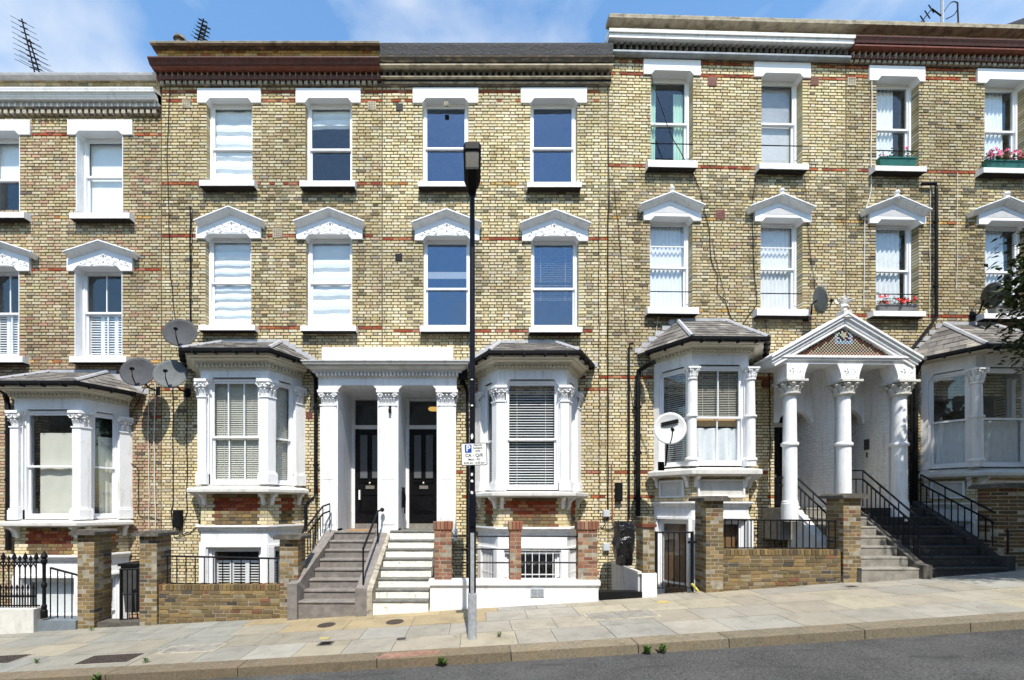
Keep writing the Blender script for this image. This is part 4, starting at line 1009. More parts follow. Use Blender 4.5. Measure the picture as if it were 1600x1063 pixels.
for a, b in PIL:
    m = MB(); m.box(a, b, VP, .02, 1.16, zcp0); m.box(a-.03, b+.03, VP-.03, .02, 1.16, 1.45)
    m.box(a+.05, b-.05, VP-.012, VP, 1.55, zcp0-.06)
    z = 2.63
    for i in range(12): m.box(a+.06+i*(b-a-.12)/12, a+.066+i*(b-a-.12)/12+.006, VP-.022, VP-.012, z-.012, z+.004)
    m.build('pilaster', 'white_paint', pt)
    m = MB(); m.box(a-.01, b+.01, VP-.02, .02, zcp0-.035, zcp0); h = zcp1-zcp0
    m.box(a+.04, b-.04, VP+.02, .02, zcp0, zcp1-.05); m.box(a-.05, b+.05, VP-.06, .02, zcp1-.06, zcp1)
    capital_faces(m, [(((a+b)/2, VP+.02), (1, 0), (0, -1), b-a-.04), ((b-.04, VP+.17), (0, 1), (1, 0), .28), ((a+.04, VP+.17), (0, 1), (-1, 0), .28)], zcp0, zcp1-.02)
    m.build('capital', 'white_paint', pt)
ue0, ue1 = -3.66, -.40; z3 = zcp1; zn = F0.z(600, 602, VP); zfr = 5.10
poly = [(ue0, zfr), (ue1, zfr), (ue1, z3), (PIL[2][0]-.02, z3), (PIL[2][0]-.14, zn), (PIL[1][1]+.14, zn), (PIL[1][1]+.02, z3), (PIL[1][0]-.02, z3), (PIL[1][0]-.14, zn), (PIL[0][1]+.14, zn), (PIL[0][1]+.02, z3), (ue0, z3)]
m = MB(); m.prism(poly, VP+.0, .02); m.build('entablature', 'white_paint', pt)
pp = [(ue0, 0), (ue0, VP), (ue1, VP), (ue1, 0)]
zc0, zc1 = 5.03, F0.z(600, 562, -.66)
m = MB(); h = zc1-zc0
m.sweep(pp, [(0, zc0), (.04, zc0), (.04, zc0+h*.3), (.12, zc0+h*.31), (.125, zc0+h*.45), (.15, zc0+h*.46), (.21, zc0+h*.58), (.215, zc0+h*.72), (.27, zc0+h*.74), (.285, zc0+h*.90), (.30, zc0+h*.92), (.30, zc1), (0, zc1+.03)]); m.build('cornice', 'white_aged', pt)
m = MB(); u = ue0-.02
while u < ue1: m.box(u, u+.045, VP-.10, VP-.03, zc0+h*.06, zc0+h*.27); u += .086
m.build('dentil_course', 'white_paint', pt, kind='stuff')
m = MB(); m.box(F0.u(503, -.28), F0.u(708, -.28), -.28, .01, zc1, F0.z(600, 543, -.28)); m.build('blocking_course', 'white_paint', pt)
for (u0, u1, nm) in ((-3.24, -2.24, 0), (-1.81, -.84, 1)):      # the two entrance recesses
    m = MB(); m.box(u0-.03, u0+.03, VP+.02, .86, 1.1, zn+.02).box(u1-.03, u1+.03, VP+.02, .86, 1.1, zn+.02).box(u0+.03, u1-.03, -.0, .95, zn-.005, zn+.1)
    m.box(u0+.03, u0+.06, .80, .95, 1.1, zn).box(u1-.06, u1-.03, .80, .95, 1.1, zn)
    m.build('recess_lining', 'white_paint', pt)
m = MB(); m.box(-3.24, -2.24, -.5, 1.0, 1.05, zf).build('landing', 'concrete_step', pt)
m = MB(); m.box(-1.81, -.84, -.5, 1.0, 1.05, zf).build('landing', 'tread_grey', pt)
m = MB(); m.box(-3.1, -2.37, .70, .86, zf, zf+.12); m.build('threshold', 'concrete_step', pt)
m = MB(); m.box(-1.68, -.97, .70, .86, zf, zf+.12); m.build('threshold', 'stone_step', pt)
panel_door(hB, F0, -3.13, -2.36, .86, zf+.0, F0.z(570, 671, .86), F0.z(570, 625, .86), 'black panelled front door on the left')
panel_door(hC, F0, -1.70, -.95, .86, zf+.0, F0.z(660, 671, .86), F0.z(660, 627, .86), 'black panelled front door on the right')
m = MB(); m.box(-2.98, -2.46, -.42, -.12, zf+.001, zf+.02)
m.build('doormat', 'doormat', None, fr=F0, base=(-2.72, -.27, zf), label='orange coir doormat at the top of the grey steps', cat='doormat')
lu, lz = F0.u(677, 1.9), F0.z(677, 640, 1.9)
m = MB(); m.lathe(lu, 1.9, [(.03, lz-.05), (.12, lz-.03), (.15, lz+.01), (.13, lz+.05), (.02, lz+.06)], 18)
m.build('ceiling_lamp', 'lamp_glow', None, fr=F0, base=(lu, 1.9, lz), label='warm lit ceiling lamp seen through the right fanlight', cat='lamp')
m = MB(); m.box(-1.80, -1.74, .10, .34, 1.95, 2.35).box(-1.79, -1.72, .16, .28, 2.35, 2.45); m.tube([(-1.74, .2, 2.4), (-1.70, .2, 2.2), (-1.72, .22, 1.8)], .02, 6)
m.build('entry_phone', 'black_plastic', None, fr=F0, base=(-1.77, .2, 2.1), label='black entry phone box on the wall beside the right door', cat='entry phone')
m = MB(); m.box(-2.99+.0, -2.97+.02, .66, .74, 2.15, 2.4)
m.build('entry_phone', 'white_clean', None, fr=F0, base=(-2.97, .7, 2.1), label='slim pale entry phone beside the left door', cat='entry phone')

# ------------------------------------------------------------------ steps
def flight(name, label, fr, v0, v1, lv, XL, XR, zbase, ma, riser=None, nose=.02, group='flights of steps up to the front doors'):
    """lv: tread heights; XL/XR: (bottom, top) edges of the flight"""
    root = thing(name, label, 'steps', fr, ((XL[0]+XR[0])/2, v0, zbase), group)
    n = len(lv); tr = (v1-v0)/n
    for i, z in enumerate(lv):
        t = i/max(1, n-1); a, b = XL[0]+(XL[1]-XL[0])*t, XR[0]+(XR[1]-XR[0])*t; y = v0+tr*i
        m = MB(); zb = lv[i-1]-.02 if i else zbase-.3
        m.box(a, b, y+nose, y+tr+.25, zb, z-.05); st = m.build('riser', riser or ma, root)
        m = MB(); c = .012; j = [R.uniform(-.004, .004) for _ in range(8)]
        k = 6; vs_ = []
        for q in range(k+1):
            x = a+(b-a)*q/k; w = R.uniform(-.005, .005)
            vs_ += [(x, y+nose+.0, z-.045), (x, y+w*.6, z-.038), (x, y+w, z-c), (x, y+c+w, z), (x, y+tr+.03, z+.001)]
        m.add(vs_, [(q*5+r, q*5+r+1, (q+1)*5+r+1, (q+1)*5+r) for q in range(k) for r in range(4)]+[(0, 1, 2, 3, 4), tuple(k*5+r for r in (4, 3, 2, 1, 0))])
        m.build('step', ma, root)
    return root
lvB = [.11+.183*i for i in range(8)]; lvB[-1] = 1.405
sB = flight('front_steps', 'grey concrete steps rising to the left black door', F0, -1.98, -.38, lvB, (-3.47, -3.22), (-2.33, -2.28), -.30, 'concrete_step')
sC = flight('front_steps', 'steps with flaking white risers rising to the right black door', F0, -1.98, -.38, [z+.012 for z in lvB], (-1.99, -1.93), (-.90, -.90), -.2, 'tread_grey', 'flaking_white', .014)
def stringer(root, a, b, a2, b2, v0, v1, z0, z1, zb, ma):
    m = MB(); m.add([(a, v0, zb), (b, v0, zb), (b, v0, z0), (a, v0, z0), (a2, v1, zb), (b2, v1, zb), (b2, v1, z1), (a2, v1, z1), (a, v0+.14, z0+.02), (b, v0+.14, z0+.02)],
                    [(0, 1, 2, 3), (3, 2, 9, 8), (8, 9, 6, 7), (4, 7, 6, 5), (0, 3, 8, 7, 4), (1, 5, 6, 9, 2)])
    m.build('side_wall', ma, root)
stringer(sB, -3.66, -3.47, -3.45, -3.22, -2.02, -.42, .46, 1.42, -.5, 'concrete_step')
stringer(sB, -2.33, -2.10, -2.28, -2.03, -2.02, -.40, .37, 1.36, -.5, 'concrete_step')
m = MB(); m.add([(-2.10, -2.015, -.5), (-1.99, -2.01, -.5), (-2.03, -.42, -.5), (-1.95, -.42, -.5), (-2.10, -2.015, .34), (-1.995, -2.01, .32), (-2.03, -.42, 1.33), (-1.95, -.42, 1.31)], [(0, 1, 5, 4), (4, 5, 7, 6), (1, 3, 7, 5), (2, 6, 7, 3), (0, 4, 6, 2)])
m.build('side_wall', 'sooty_pale', sC)

# ------------------------------------------------------------------ railings, piers and garden walls
def bars_fence(name, label, cat, fr, p0, p1, n, zt0, zt1, zb0, zb1, r=.012, group=None, mid=None, bot=True, foot=0, ext=0.0, over=0.0):
    """flat top rail on round balusters from p0 to p1 (u, v)"""
    p0, p1 = Vector(p0), Vector(p1); c = (p0+p1)/2
    root = thing(name, label, cat, fr, (c.x, c.y, (zb0+zb1)/2), group)
    d = (p1-p0).normalized()
    m = MB(); a, b = p0-d*ext, p1+d*ext; m.tube([(a.x, a.y, zt0), (b.x, b.y, zt1)], .021, 6); m.build('top_rail', 'black_metal', root)
    if bot: m = MB(); m.tube([(a.x, a.y, zb0), (b.x, b.y, zb1)], .013, 6); m.build('bottom_rail', 'black_metal', root)
    if mid is not None: m = MB(); m.tube([(a.x, a.y, zb0+(zt0-zb0)*mid), (b.x, b.y, zb1+(zt1-zb1)*mid)], .013, 6); m.build('middle_rail', 'black_metal', root)
    me = MB().tube([(0, 0, 0), (0, 0, 1)], r, 6).mesh('baluster'); me.materials.append(MT['black_metal'])
    for i in range(n):
        t = i/(n-1); p = p0+(p1-p0)*t; zt, zb = zt0+(zt1-zt0)*t, zb0+(zb1-zb0)*t
        inst('baluster', me, root, Matrix.Translation((p.x, p.y, zb-foot)) @ Matrix.Diagonal((1, 1, zt+over-zb+foot, 1)))
    return root
def pier(label, fr, a, b, v0, v1, z0, z1, pal, cap=None, mort='mortar_old', capz=.10, capo=.085, group='brick gate piers', capma='cap_stone', plain=False):
    root = thing('brick_pier', label, 'pier', fr, ((a+b)/2, (v0+v1)/2, z0), group)
    m = MB(); m.box(a+.008, b-.008, v0+.008, v1-.008, z0-.5, z1); core = m.build('core', mort, root)
    k = 0; z = z0-.08; T = .105; g = .006
    ch = (z1-z)/round((z1-z)/.078)
    while z < z1-.01:
        c0, c1 = z+g, z+ch-g
        def put(x0, x1, y0, y1):
            col = pick(pal, .12); j = R.uniform(-.004, .004)
            block('brick', root, x0+g+j, x1-g+j, y0+g+R.uniform(-.003, .003), y1-g, c0, c1, col)
        if k % 2 == 0:
            h = a+(b-a)*R.choice([.5, .5, .36])
            put(a, h, v0, v0+T); put(h, b, v0, v0+T)
            put(a, a+T, v0+T, v1); put(b-T, b, v0+T, v1)
        else:
            w = (v1-v0)*.5
            put(a, a+T, v0, v0+w); put(a, a+T, v0+w, v1); put(b-T, b, v0, v0+w); put(b-T, b, v0+w, v1); put(a+T, b-T, v0, v0+T)
        z += ch; k += 1
    if cap != 'none':
        m = MB(); o = capo; ht = capz
        m.box(a-o, b+o, v0-o, v1+o, z1, z1+ht*.62); 
        m.prism([(a-o+.015, z1+ht*.62), (b+o-.015, z1+ht*.62), (b+o-.05, z1+ht), (a-o+.05, z1+ht)], v0-o+.015, v1+o-.015); m.build('cap', capma, root)
    return root
def gwall(label, fr, a, b, v0, z1, pal, th=.22, zlow=-.9, mort='mortar_old'):
    W0, W1 = fr.w(a, v0), fr.w(b, v0); zb = min(zg(W0.x, W0.y), zg(W1.x, W1.y))
    root = thing('garden_wall', label, 'wall', fr, ((a+b)/2, v0+th/2, zb), 'low brick garden walls')
    m = MB(); m.box(a, b, v0+.008, v0+th, zlow, z1-.11); m.build('core', mort, root)
    # soldier coping
    x = a
    while x < b-.02:
        w = min(R.uniform(.070, .082), b-x); block('coping_brick', root, x+.004, x+w-.004, v0-.005+R.uniform(-.005, .005), v0+th, z1-.115, z1+R.uniform(-.007, .006), tuple(q*.9 for q in pick(pal, .18))); x += w
    z = z1-.115; k = 0
    while z > zb-.10:
        z -= .077; x = a-R.uniform(0, .1) if k % 2 else a; k += 1
        first = True
        while x < b-.01:
            w = .225 if R.random() < .8 else .112
            x1 = min(x+w*R.uniform(.97, 1.03), b); x0 = max(x, a)
            zz = zg(fr.w((x0+x1)/2, v0).x, v0)
            if b-x1 < .05: x1 = b
            if z+.077 > zz-.06 and x1-x0 > .02: block('brick', root, x0+.006, x1-.006, v0+R.uniform(-.006, .005), v0+.11, z+.007, z+.070, pick(pal, .18))
            x = x1
    return root
V0 = -1.85
def px(p, v=V0): return F0.u(p, v)
def zpx(y, v=V0): return F0.z(740, y, v)
pier('weathered brick gate pier beside the ornate iron fence, slab cap', F0, px(120), px(147), V0, V0+.42, zg(px(133), V0), zpx(836), OLD)
pier('brick gate pier at the left end of the low wall with bar railing', F0, px(217), px(245), V0, V0+.42, zg(px(230), V0), zpx(838), OLD)
pier('brick pier between the low wall and the grey concrete steps', F0, px(436), px(466), V0, V0+.38, zg(px(450), V0), zpx(843), OLD)
gwall('low yellow-brown brick wall below the long bar railing, left of the grey steps', F0, px(246), px(436), V0+.03, zpx(914, V0+.03), OLD)
bars_fence('bar_railing', 'black bar railing on the low brick wall left of the grey steps', 'railing', F0, (px(262, -1.72), -1.72), (px(434, -1.72), -1.72), 13, zpx(869, -1.72), zpx(873, -1.72), zpx(911, -1.72), zpx(915, -1.72), group='black iron railings', ext=.03)
# white wall with three red piers and rails
a, b = px(672, -1.92), px(935, -1.92)
W = thing('white_garden_wall', 'low white rendered wall with a coping in front of the barred basement window', 'wall', F0, ((a+b)/2, -1.8, 0))
m = MB(); m.box(a, b, -1.92, -1.66, -.9, zpx(914, -1.92)); m.build('render', 'white_paint', W)
m = MB(); m.box(a-.03, b+.03, -1.96, -1.62, zpx(915, -1.96), zpx(908, -1.96)); m.build('coping', 'white_paint', W)
m = MB(); gx0, gx1 = px(829, -1.925), px(850, -1.925); gz0, gz1 = zpx(933, -1.925), zpx(919, -1.925)
m.box(gx0, gx1, -1.935, -1.921, gz0, gz1); o = m.build('air_vent', 'meter_grey', W)
m = MB()
for i in range(8): z = gz0+.01+i*(gz1-gz0-.02)/8; m.box(gx0+.01, (gx0+gx1)/2-.006, -1.942, -1.935, z, z+.008); m.box((gx0+gx1)/2+.006, gx1-.01, -1.942, -1.935, z, z+.008)
m.build('vent_slats', 'galvanised', o)
zc = zpx(908, -1.96)
for (p, q, lb) in ((678, 706, 'small red brick pier on the white wall next to the flaking steps'), (796, 815, 'narrow red brick pier at the middle of the white wall'), (903, 934, 'small red brick pier at the right end of the white wall')):
    r = pier(lb, F0, px(p), px(q), V0, V0+.2, zc+.08, zpx(828), REDP, 'none', group='red brick piers on the white wall')
    bb = MB(); u0, u1 = px(p)-.02, px(q)+.02
    x = u0; z0 = zpx(828)
    while x < u1-.01:
        w = min(.075, u1-x); block('coping_brick', r, x+.004, x+w-.004, V0-.02, V0+.22, z0, zpx(815)+R.uniform(-.004, .004), pick(REDP)); x += w
for (p, q, lb) in ((706, 796, 'left'), (815, 903, 'right')):
    t = thing('rail_set', 'three black rails between the %s and middle red piers' % lb, 'railing', F0, ((px(p)+px(q))/2, -1.75, zc), 'black iron railings')
    for y in (838, 858, 879):
        m = MB(); m.tube([(px(p, -1.75)-.03, -1.75, zpx(y, -1.75)), (px(q, -1.75)+.03, -1.75, zpx(y+.5, -1.75))], .017, 6); m.build('rail', 'black_metal', t)
# gap with the panelled side wall, then the barred gate
m = MB(); m.box(px(937), px(1003), V0-.02, V0+.18, -.4, zpx(925)); m.build('gate_step', 'black_plastic', None, fr=F0, base=(px(970), V0, .1), label='low black kerb step between the white wall and the grey panel', cat='step')
u_ = px(1003); zt = zpx(895); t = thing('side_panel', 'grey boarded side panel with pale top edge behind the low black step', 'panel', F0, (u_, -1, .2))
for i in range(4):
    y0 = -1.80+i*.41; m = MB(); m.box(u_-.06, u_-.02, y0, y0+.402, -.9, zt-.03-.0); m.build('board', 'grey_paint', t)
m = MB(); m.box(u_-.08, u_, -1.84, -.15, zt-.03, zt+.02); m.build('top_trim', 'white_aged', t)
m = MB(); m.box(px(1003), px(1026), V0-.01, V0+.40, -.4, zpx(896)); o = m.build('pier_plinth', 'white_paint', None, fr=F0, base=(px(1014), V0, .1), label='white painted block under the small brick pier beside the barred gate', cat='plinth')
r = pier('small brick pier on a white block left of the barred gate', F0, px(1004.5), px(1024), V0+.005, V0+.38, zpx(896)+.08, zpx(808), OLD, 'none')
m = MB(); m.box(px(1004.5)-.02, px(1024)+.02, V0-.02, V0+.40, zpx(824), zpx(819)); m.build('tile_course', 'terracotta_clean', r)
def gate(label, u0, u1, v, zb, zt, n, fr=F0, mid=None, lean=0):
    t = bars_fence('iron_gate', label, 'gate', fr, (u0+.03, v), (u1-.03, v+lean), n, zt, zt, zb, zb, .012, 'black barred gates', mid, True, 0, .03)
    for x, y in ((u0, v), (u1, v+lean)): MB().box(x-.018, x+.018, y-.018, y+.018, zb-.08, zt+.02).build('gate_stile', 'black_metal', t)
    return t
g = gate('black barred gate with yellow tape between two brick piers', px(1028), px(1086), V0+.1, zpx(919, V0+.1), zpx(832, V0+.1), 7)
m = MB(); m.box(px(1078), px(1092), V0+.07, V0+.09, zpx(850), zpx(846)); m.build('latch', 'black_metal', g)
m = MB(); pz = [(px(1083), V0+.06, zpx(913)), (px(1086), V0+.05, zpx(917)), (px(1089), V0+.06, zpx(920)), (px(1094), V0-.0, zpx(926))]
m.tube(smoothpts(pz), [.02, .03, .028, .03, .02, .03, .03, .02, .03, .03, .02, .01, .005], 5); m.build('tape', 'tape_yellow', None, fr=F0, base=pz[1], label='strip of yellow tape hanging at the foot of the barred gate', cat='tape')
def p1(p, v=V0): return F1.u(p, v)
def z1(x, y, v=V0): return F1.z(x, y, v)
def zg1(u, v): W = F1.w(u, v); return zg(W.x, W.y)
pier('tall brick gate pier between the barred gate and the right low wall', F1, p1(1103), p1(1131), V0, V0+.42, zg1(p1(1115), V0), z1(1115, 783), OLD)
pier('tall brick gate pier between the right low wall and the stone steps', F1, p1(1318), p1(1346), V0, V0+.42, zg1(p1(1330), V0), z1(1330, 779), OLD)
pier('shaded brick pier at the right edge of the photo under the tree', F1, p1(1569), p1(1612), V0, V0+.46, zg1(p1(1580), V0), z1(1590, 763), [((.13,.085,.04),30), ((.10,.07,.035),20), ((.08,.06,.035),20), ((.12,.06,.035),6)])  # darker brick palette paints the tree's shade onto this pier
gwall('low brown brick wall below the bar railing, right of the barred gate', F1, p1(1131), p1(1316), V0+.03, z1(1220, 859, V0+.03), OLD)
bars_fence('bar_railing', 'black bar railing on the low brick wall right of the barred gate', 'railing', F1, (p1(1133, -1.72), -1.72), (p1(1305, -1.72), -1.72), 18, z1(1133, 812, -1.72), z1(1305, 814, -1.72), z1(1133, 856, -1.72), z1(1305, 857, -1.72), group='black iron railings', ext=.02)

# left end: ornate fence, plain gate, slate step, white plinth
zl = zg(px(40), V0)
m = MB(); m.box(px(-40), px(62), V0-.12, V0+.12, zl-.6, zpx(950)); m.build('fence_plinth', 'white_aged', None, fr=F0, base=(px(20), V0, zl), label='white rendered plinth under the ornate iron fence', cat='plinth')
of = thing('ornate_fence', 'ornate black iron fence with spear finials and pointed arches at the left edge', 'fence', F0, (px(30), V0, zl))
zt, zb = zpx(879), zpx(949)
m = MB(); m.box(px(-40), px(67), V0-.012, V0+.012, zt-.012, zt+.012).build('top_rail', 'black_metal', of)
m = MB(); m.box(px(-40), px(62), V0-.012, V0+.012, zb+.02, zb+.045).build('bottom_rail', 'black_metal', of)
def spear(m, x, y, z, s=1.0):
    m.lathe(x, y, [(.012*s, z), (.024*s, z+.02*s), (.012*s, z+.035*s), (.030*s, z+.07*s), (.020*s, z+.12*s), (.0, z+.17*s)], 8)
    m.box(x-.035*s, x+.035*s, y-.006, y+.006, z+.055*s, z+.075*s)
i = 0; x = px(66)-.12
while x > px(-40):
    m = MB(); m.tube([(x, V0, zb), (x, V0, zt)], .012, 6); spear(m, x, V0, zt, .9 if i % 2 else 1.25); m.build('spear_bar', 'black_metal', of)
    m = MB(); m.tube([(x-.055, V0, zb), (x-.055, V0, zb+.34)], .010, 6); spear(m, x-.055, V0, zb+.33, .8)
    m.tube(smoothpts([(x-.11, V0, zt-.16), (x-.10, V0, zt-.09), (x-.055, V0, zt-.02)]), .011, 5); m.tube(smoothpts([(x, V0, zt-.16), (x-.01, V0, zt-.09), (x-.055, V0, zt-.02)]), .011, 5)
    m.tube(smoothpts([(x-.11, V0, zb+.28), (x-.08, V0, zb+.2), (x-.055, V0, zb+.32)]), .009, 5); m.tube(smoothpts([(x, V0, zb+.28), (x-.03, V0, zb+.2), (x-.055, V0, zb+.32)]), .009, 5)
    m.build('arch_bar', 'black_metal', of); x -= .11; i += 1
m = MB(); x = px(69); zz = zpx(966)
m.lathe(x, V0, [(.055, zz), (.055, zz+.15), (.04, zz+.17), (.045, zz+.25), (.03, zz+.28), (.03, zz+.6), (.045, zz+.63), (.045, zz+.68), (.028, zz+.72), (.028, zt-.05), (.05, zt), (.05, zt+.05), (.03, zt+.07), (.06, zt+.12), (.03, zt+.18), (.01, zt+.23), (0, zt+.24)], 10); m.build('gate_post', 'black_metal', of)
m = MB(); m.box(px(56), px(121), V0-.04, V0+.32, zl-.6, zpx(969)); m.build('slate_step', 'slate_step', None, fr=F0, base=(px(88), V0, zl), label='blue-grey slate step below the plain gate beside the ornate fence', cat='step')
bars_fence('iron_gate', 'plain black barred gate between the ornate fence and the brick pier', 'gate', F0, (px(75), V0+.05), (px(120), V0+.05), 5, zpx(888), zpx(900), zpx(964), zpx(966), .011, 'black barred gates', None, False, .03)
m = MB(); m.box(px(150), px(217), V0+.02, V0+.3, zl-.6, zpx(973)); m.build('gate_step', 'cap_stone', None, fr=F0, base=(px(185), V0, zl), label='worn stone step below the gate between the two left piers', cat='step')
gate('black barred gate with a middle rail between the two left brick piers', px(176), px(214), V0+.2, zpx(968, V0+.2), zpx(890, V0+.2), 6, F0, .5, .1)
# ------------------------------------------------------------------ gabled portico of the right-hand houses
c1, c2, c3 = F1.u(1234, -.78), F1.u(1318, -.78), F1.u(1405, -.78)
ZF = 1.94
gp = thing('portico', 'white gabled portico with mosaic gable and three round columns on the right', 'portico', F1, (c2, -.5, ZF))
zc0, zc1 = F1.z(1318, 617, -.78), F1.z(1318, 597, -.78); zr = F1.z(1318, 695, -.78)
for u in (c1, c2, c3):
    m = MB(); r = .130
    m.lathe(u, -.78, [(r*1.28, ZF-.3), (r*1.28, ZF+.10), (r*1.22, ZF+.12), (r*1.22, ZF+.15), (r*1.1, ZF+.17), (r*1.06, zr-.05), (r*1.3, zr-.03), (r*1.34, zr), (r*1.3, zr+.03), (r*1.04, zr+.05), (r*.95, zc0)], 24)
    m.build('column', 'white_paint', gp, smooth=False)
    m = MB(); rnd_capital(m, u, -.78, r*1.30, zc0, zc1, 8); m.lathe(u, -.78, [(r*.95, zc0-.06), (r*1.25, zc0-.02), (r*1.3, zc0+.02)], 18); m.build('capital', 'white_aged', gp)
zb0 = zc1; zb1 = F1.z(1318, 569, -.92)
for u, lo, hi in ((c1, 0, 1), (c2, 1, 1), (c3, 1, 0)):      # impost blocks flaring up to the beam
    m = MB(); w0 = .20; w1 = .30; pts = [(u+w0, zb0)]
    for i in range(6):
        t = i/5; pts.append((u+w0+(w1-w0)*hi*(1-math.cos(t*math.pi/2)), zb0+(zb1-zb0)*t))
    for i in range(5, -1, -1):
        t = i/5; pts.append((u-w0-(w1-w0)*lo*(1-math.cos(t*math.pi/2)), zb0+(zb1-zb0)*t))
    m.prism(pts, -.95, -.60); m.build('impost_block', 'white_paint', gp)
    m = MB()
    for f in (-1, 1):
        scroll(m, u+f*.07, zb0+.13, -.95, .04, 1.5, f, .008)
        for (x, z, an) in ((.03, .18, 1.0), (.09, .2, .5), (.11, .08, -.3), (.05, .24, 1.2)): leafy(m, u+f*x, zb0+z*.9, -.95, .07, an if f > 0 else math.pi-an)
    m.build('leaf_relief', 'white_paint', gp)
zA = F1.z(1334, 487, -1.05); uA = F1.u(1334, -1.05); uL, uR = F1.u(1206, -1.05), F1.u(1443, -1.05); uA = (uL+uR)/2; zE = F1.z(1330, 556, -1.05)
# beam and gable
m = MB()
for (z0, z1_, p) in ((zb1-.0, zb1+.07, -.93), (zb1+.07, zb1+.12, -.97), (zb1+.12, zb1+.17, -1.0)): m.box(uL+.18, uR-.18, p, -.6, z0, z1_)
m.build('beam', 'white_paint', gp)
zB = zb1+.17
def rk(u, d): return zA-d-(zA-zE)*abs(u-uA)/((uR-uL)/2)
m = MB()
for (d0, d1, p, ex) in ((0, .05, -1.06, 0), (.05, .12, -1.03, .02), (.12, .20, -.99, .05), (.20, .25, -.96, .08), (.25, .29, -.98, .12)):
    l, r = uL+ex, uR-ex
    m.prism([(l, rk(l, d0)), (uA, rk(uA, d0)), (r, rk(r, d0)), (r, rk(r, d1)), (uA, rk(uA, d1)), (l, rk(l, d1))], p, -.5)
m.build('raking_cornice', 'white_paint', gp)
m = MB(); m.prism([(uL+.02, rk(uL+.02, -.0)-.03), (uA, rk(uA, 0)-.03), (uR-.02, rk(uR-.02, 0)-.03), (uR-.02, rk(uR, .08)), (uA, rk(uA, .10)), (uL+.02, rk(uL, .08))], -1.0, .0); m.build('roof', 'white_aged', gp)
m = MB(); m.prism([(uL+.2, zB-.02), (uR-.2, zB-.02), (uA, rk(uA, .2))], -.925, -.55); m.build('gable_wall', 'cream_trim', gp)
# mosaic: diamonds of cream and brown with a blue star panel
m = MB(); s = .037; z = zB-.02; row = 0; BR, CRM, BL, RD = (.030, .016, .012), (.46, .41, .30), (.05, .18, .33), (.15, .035, .022)
while z < rk(uA, .30):
    x = uA-1.6; k = 0
    while x < uA+1.6:
        zt = min(rk(x, .30), rk(x+s, .30))
        if z+s < zt and uL+.25 < x < uR-.25:
            edge = z+s*3.6 > zt
            if edge: c = BR if (k+row) % 2 else (.13, .05, .03)
            elif row < 3: c = RD if (k+row) % 2 else CRM
            else: c = BR if (k+row) % 2 else CRM
            dx, dz = abs(x+s/2-uA), abs(z-(zB+.47))
            if dx < .21 and dz < .21:
                c = BL if (k+row) % 2 else (.55, .56, .55)
                if dx < .13 and dz < .13: c = BR if (k+row) % 3 else (.5, .5, .46)
                if dx < .06 and dz < .06: c = CRM
            c = tuple(q*R.uniform(.85, 1.15) for q in c); m.tint = c
            e = .002; m.box(x+e, x+s-e, -.937, -.924, z+e, z+s-e)
        x += s; k += 1
    z += s; row += 1
m.build('mosaic_tiles', 'tile', gp, kind='stuff')
m = MB(); u = uA; zz = zA-.02
m.box(u-.09, u+.09, -1.05, -.85, zz-.1, zz+.06); m.lathe(u, -.95, [(.07, zz+.06), (.05, zz+.12), (.08, zz+.16), (.05, zz+.22)], 8)
for i in range(5):
    an = (i-2)*.5; leaf_on(m, (u+math.sin(an)*.03, -.96), (math.sin(an), -.3), (1, 0), zz+.16, .26-.04*abs(i-2), .10, .16*abs(math.sin(an))+.02)
    leaf_on(m, (u+math.sin(an)*.03, -.94), (math.sin(an), .3), (1, 0), zz+.16, .26-.04*abs(i-2), .10, .16*abs(math.sin(an))+.02)
m.build('finial', 'white_aged', gp)
# side walls of painted brick, ceiling, floor
def paintwall(u, face, v0, v1, z0, z1_):
    m = MB(); m.box(u-.11, u+.11, v0, v1, z0, z1_); m.build('side_wall', 'white_paint', gp)
    m = MB(); z = z0; k = 0
    while z < z1_-.02:
        y = v0-(k % 2)*.11
        while y < v1-.02:
            a, b = max(y, v0), min(y+.225, v1)
            if b-a > .03:
                e = .006; x = u-.11; xo = x-.012+R.uniform(-.003, .003)
                m.add([(x, a+e, z+e), (x, b-e, z+e), (x, b-e, z+.075-e), (x, a+e, z+.075-e), (xo, a+e*2, z+e*2), (xo, b-e*2, z+e*2), (xo, b-e*2, z+.075-e*2), (xo, a+e*2, z+.075-e*2)],
                      [(4, 5, 6, 7), (0, 1, 5, 4), (1, 2, 6, 5), (2, 3, 7, 6), (3, 0, 4, 7)])
            y += .225
        z += .075; k += 1
    m.build('painted_brickwork', 'white_paint', gp, kind='stuff')
for u in (c1+.0, c2+.03, c3+.03): paintwall(u, 1, -.62 if u > c1+.01 else .02, .62, 1.0, zb1+.1)
m = MB(); m.box(c1-.1, c3+.1, -.62, .62, zb1+.08, zb1+.2); m.build('ceiling', 'white_paint', gp)
m = MB(); m.box(c1-.1, c3+.15, -.62, .75, 1.2, ZF); m.build('landing', 'stone_step', gp)
for a, b in ((max(c1, 7.40), c2), (c2, c3)):      # arched inner opening
    m = MB(); n = 8; w = (b-a)/2; um = (a+b)/2; pts = [(a, zb1+.1), (b, zb1+.1), (b, ZF+2.1)]
    for i in range(n+1):
        an = math.pi*i/n; pts.append((um+(w-.12)*math.cos(an), ZF+2.1+(w-.12)*.75*math.sin(an)))
    pts.append((a, ZF+2.1)); m.prism(pts, -.02, .10); m.build('arch', 'white_paint', gp)
panel_door(hD, F1, c1+.20, c2-.28, .60, ZF-.08, ZF+2.1, ZF+2.6, 'dark front door behind the left round column', False)
panel_door(hE, F1, c2+.26, c3-.22, .60, ZF-.08, ZF+2.1, ZF+2.6, 'dark front door behind the middle round column', False, 'grey_paint')
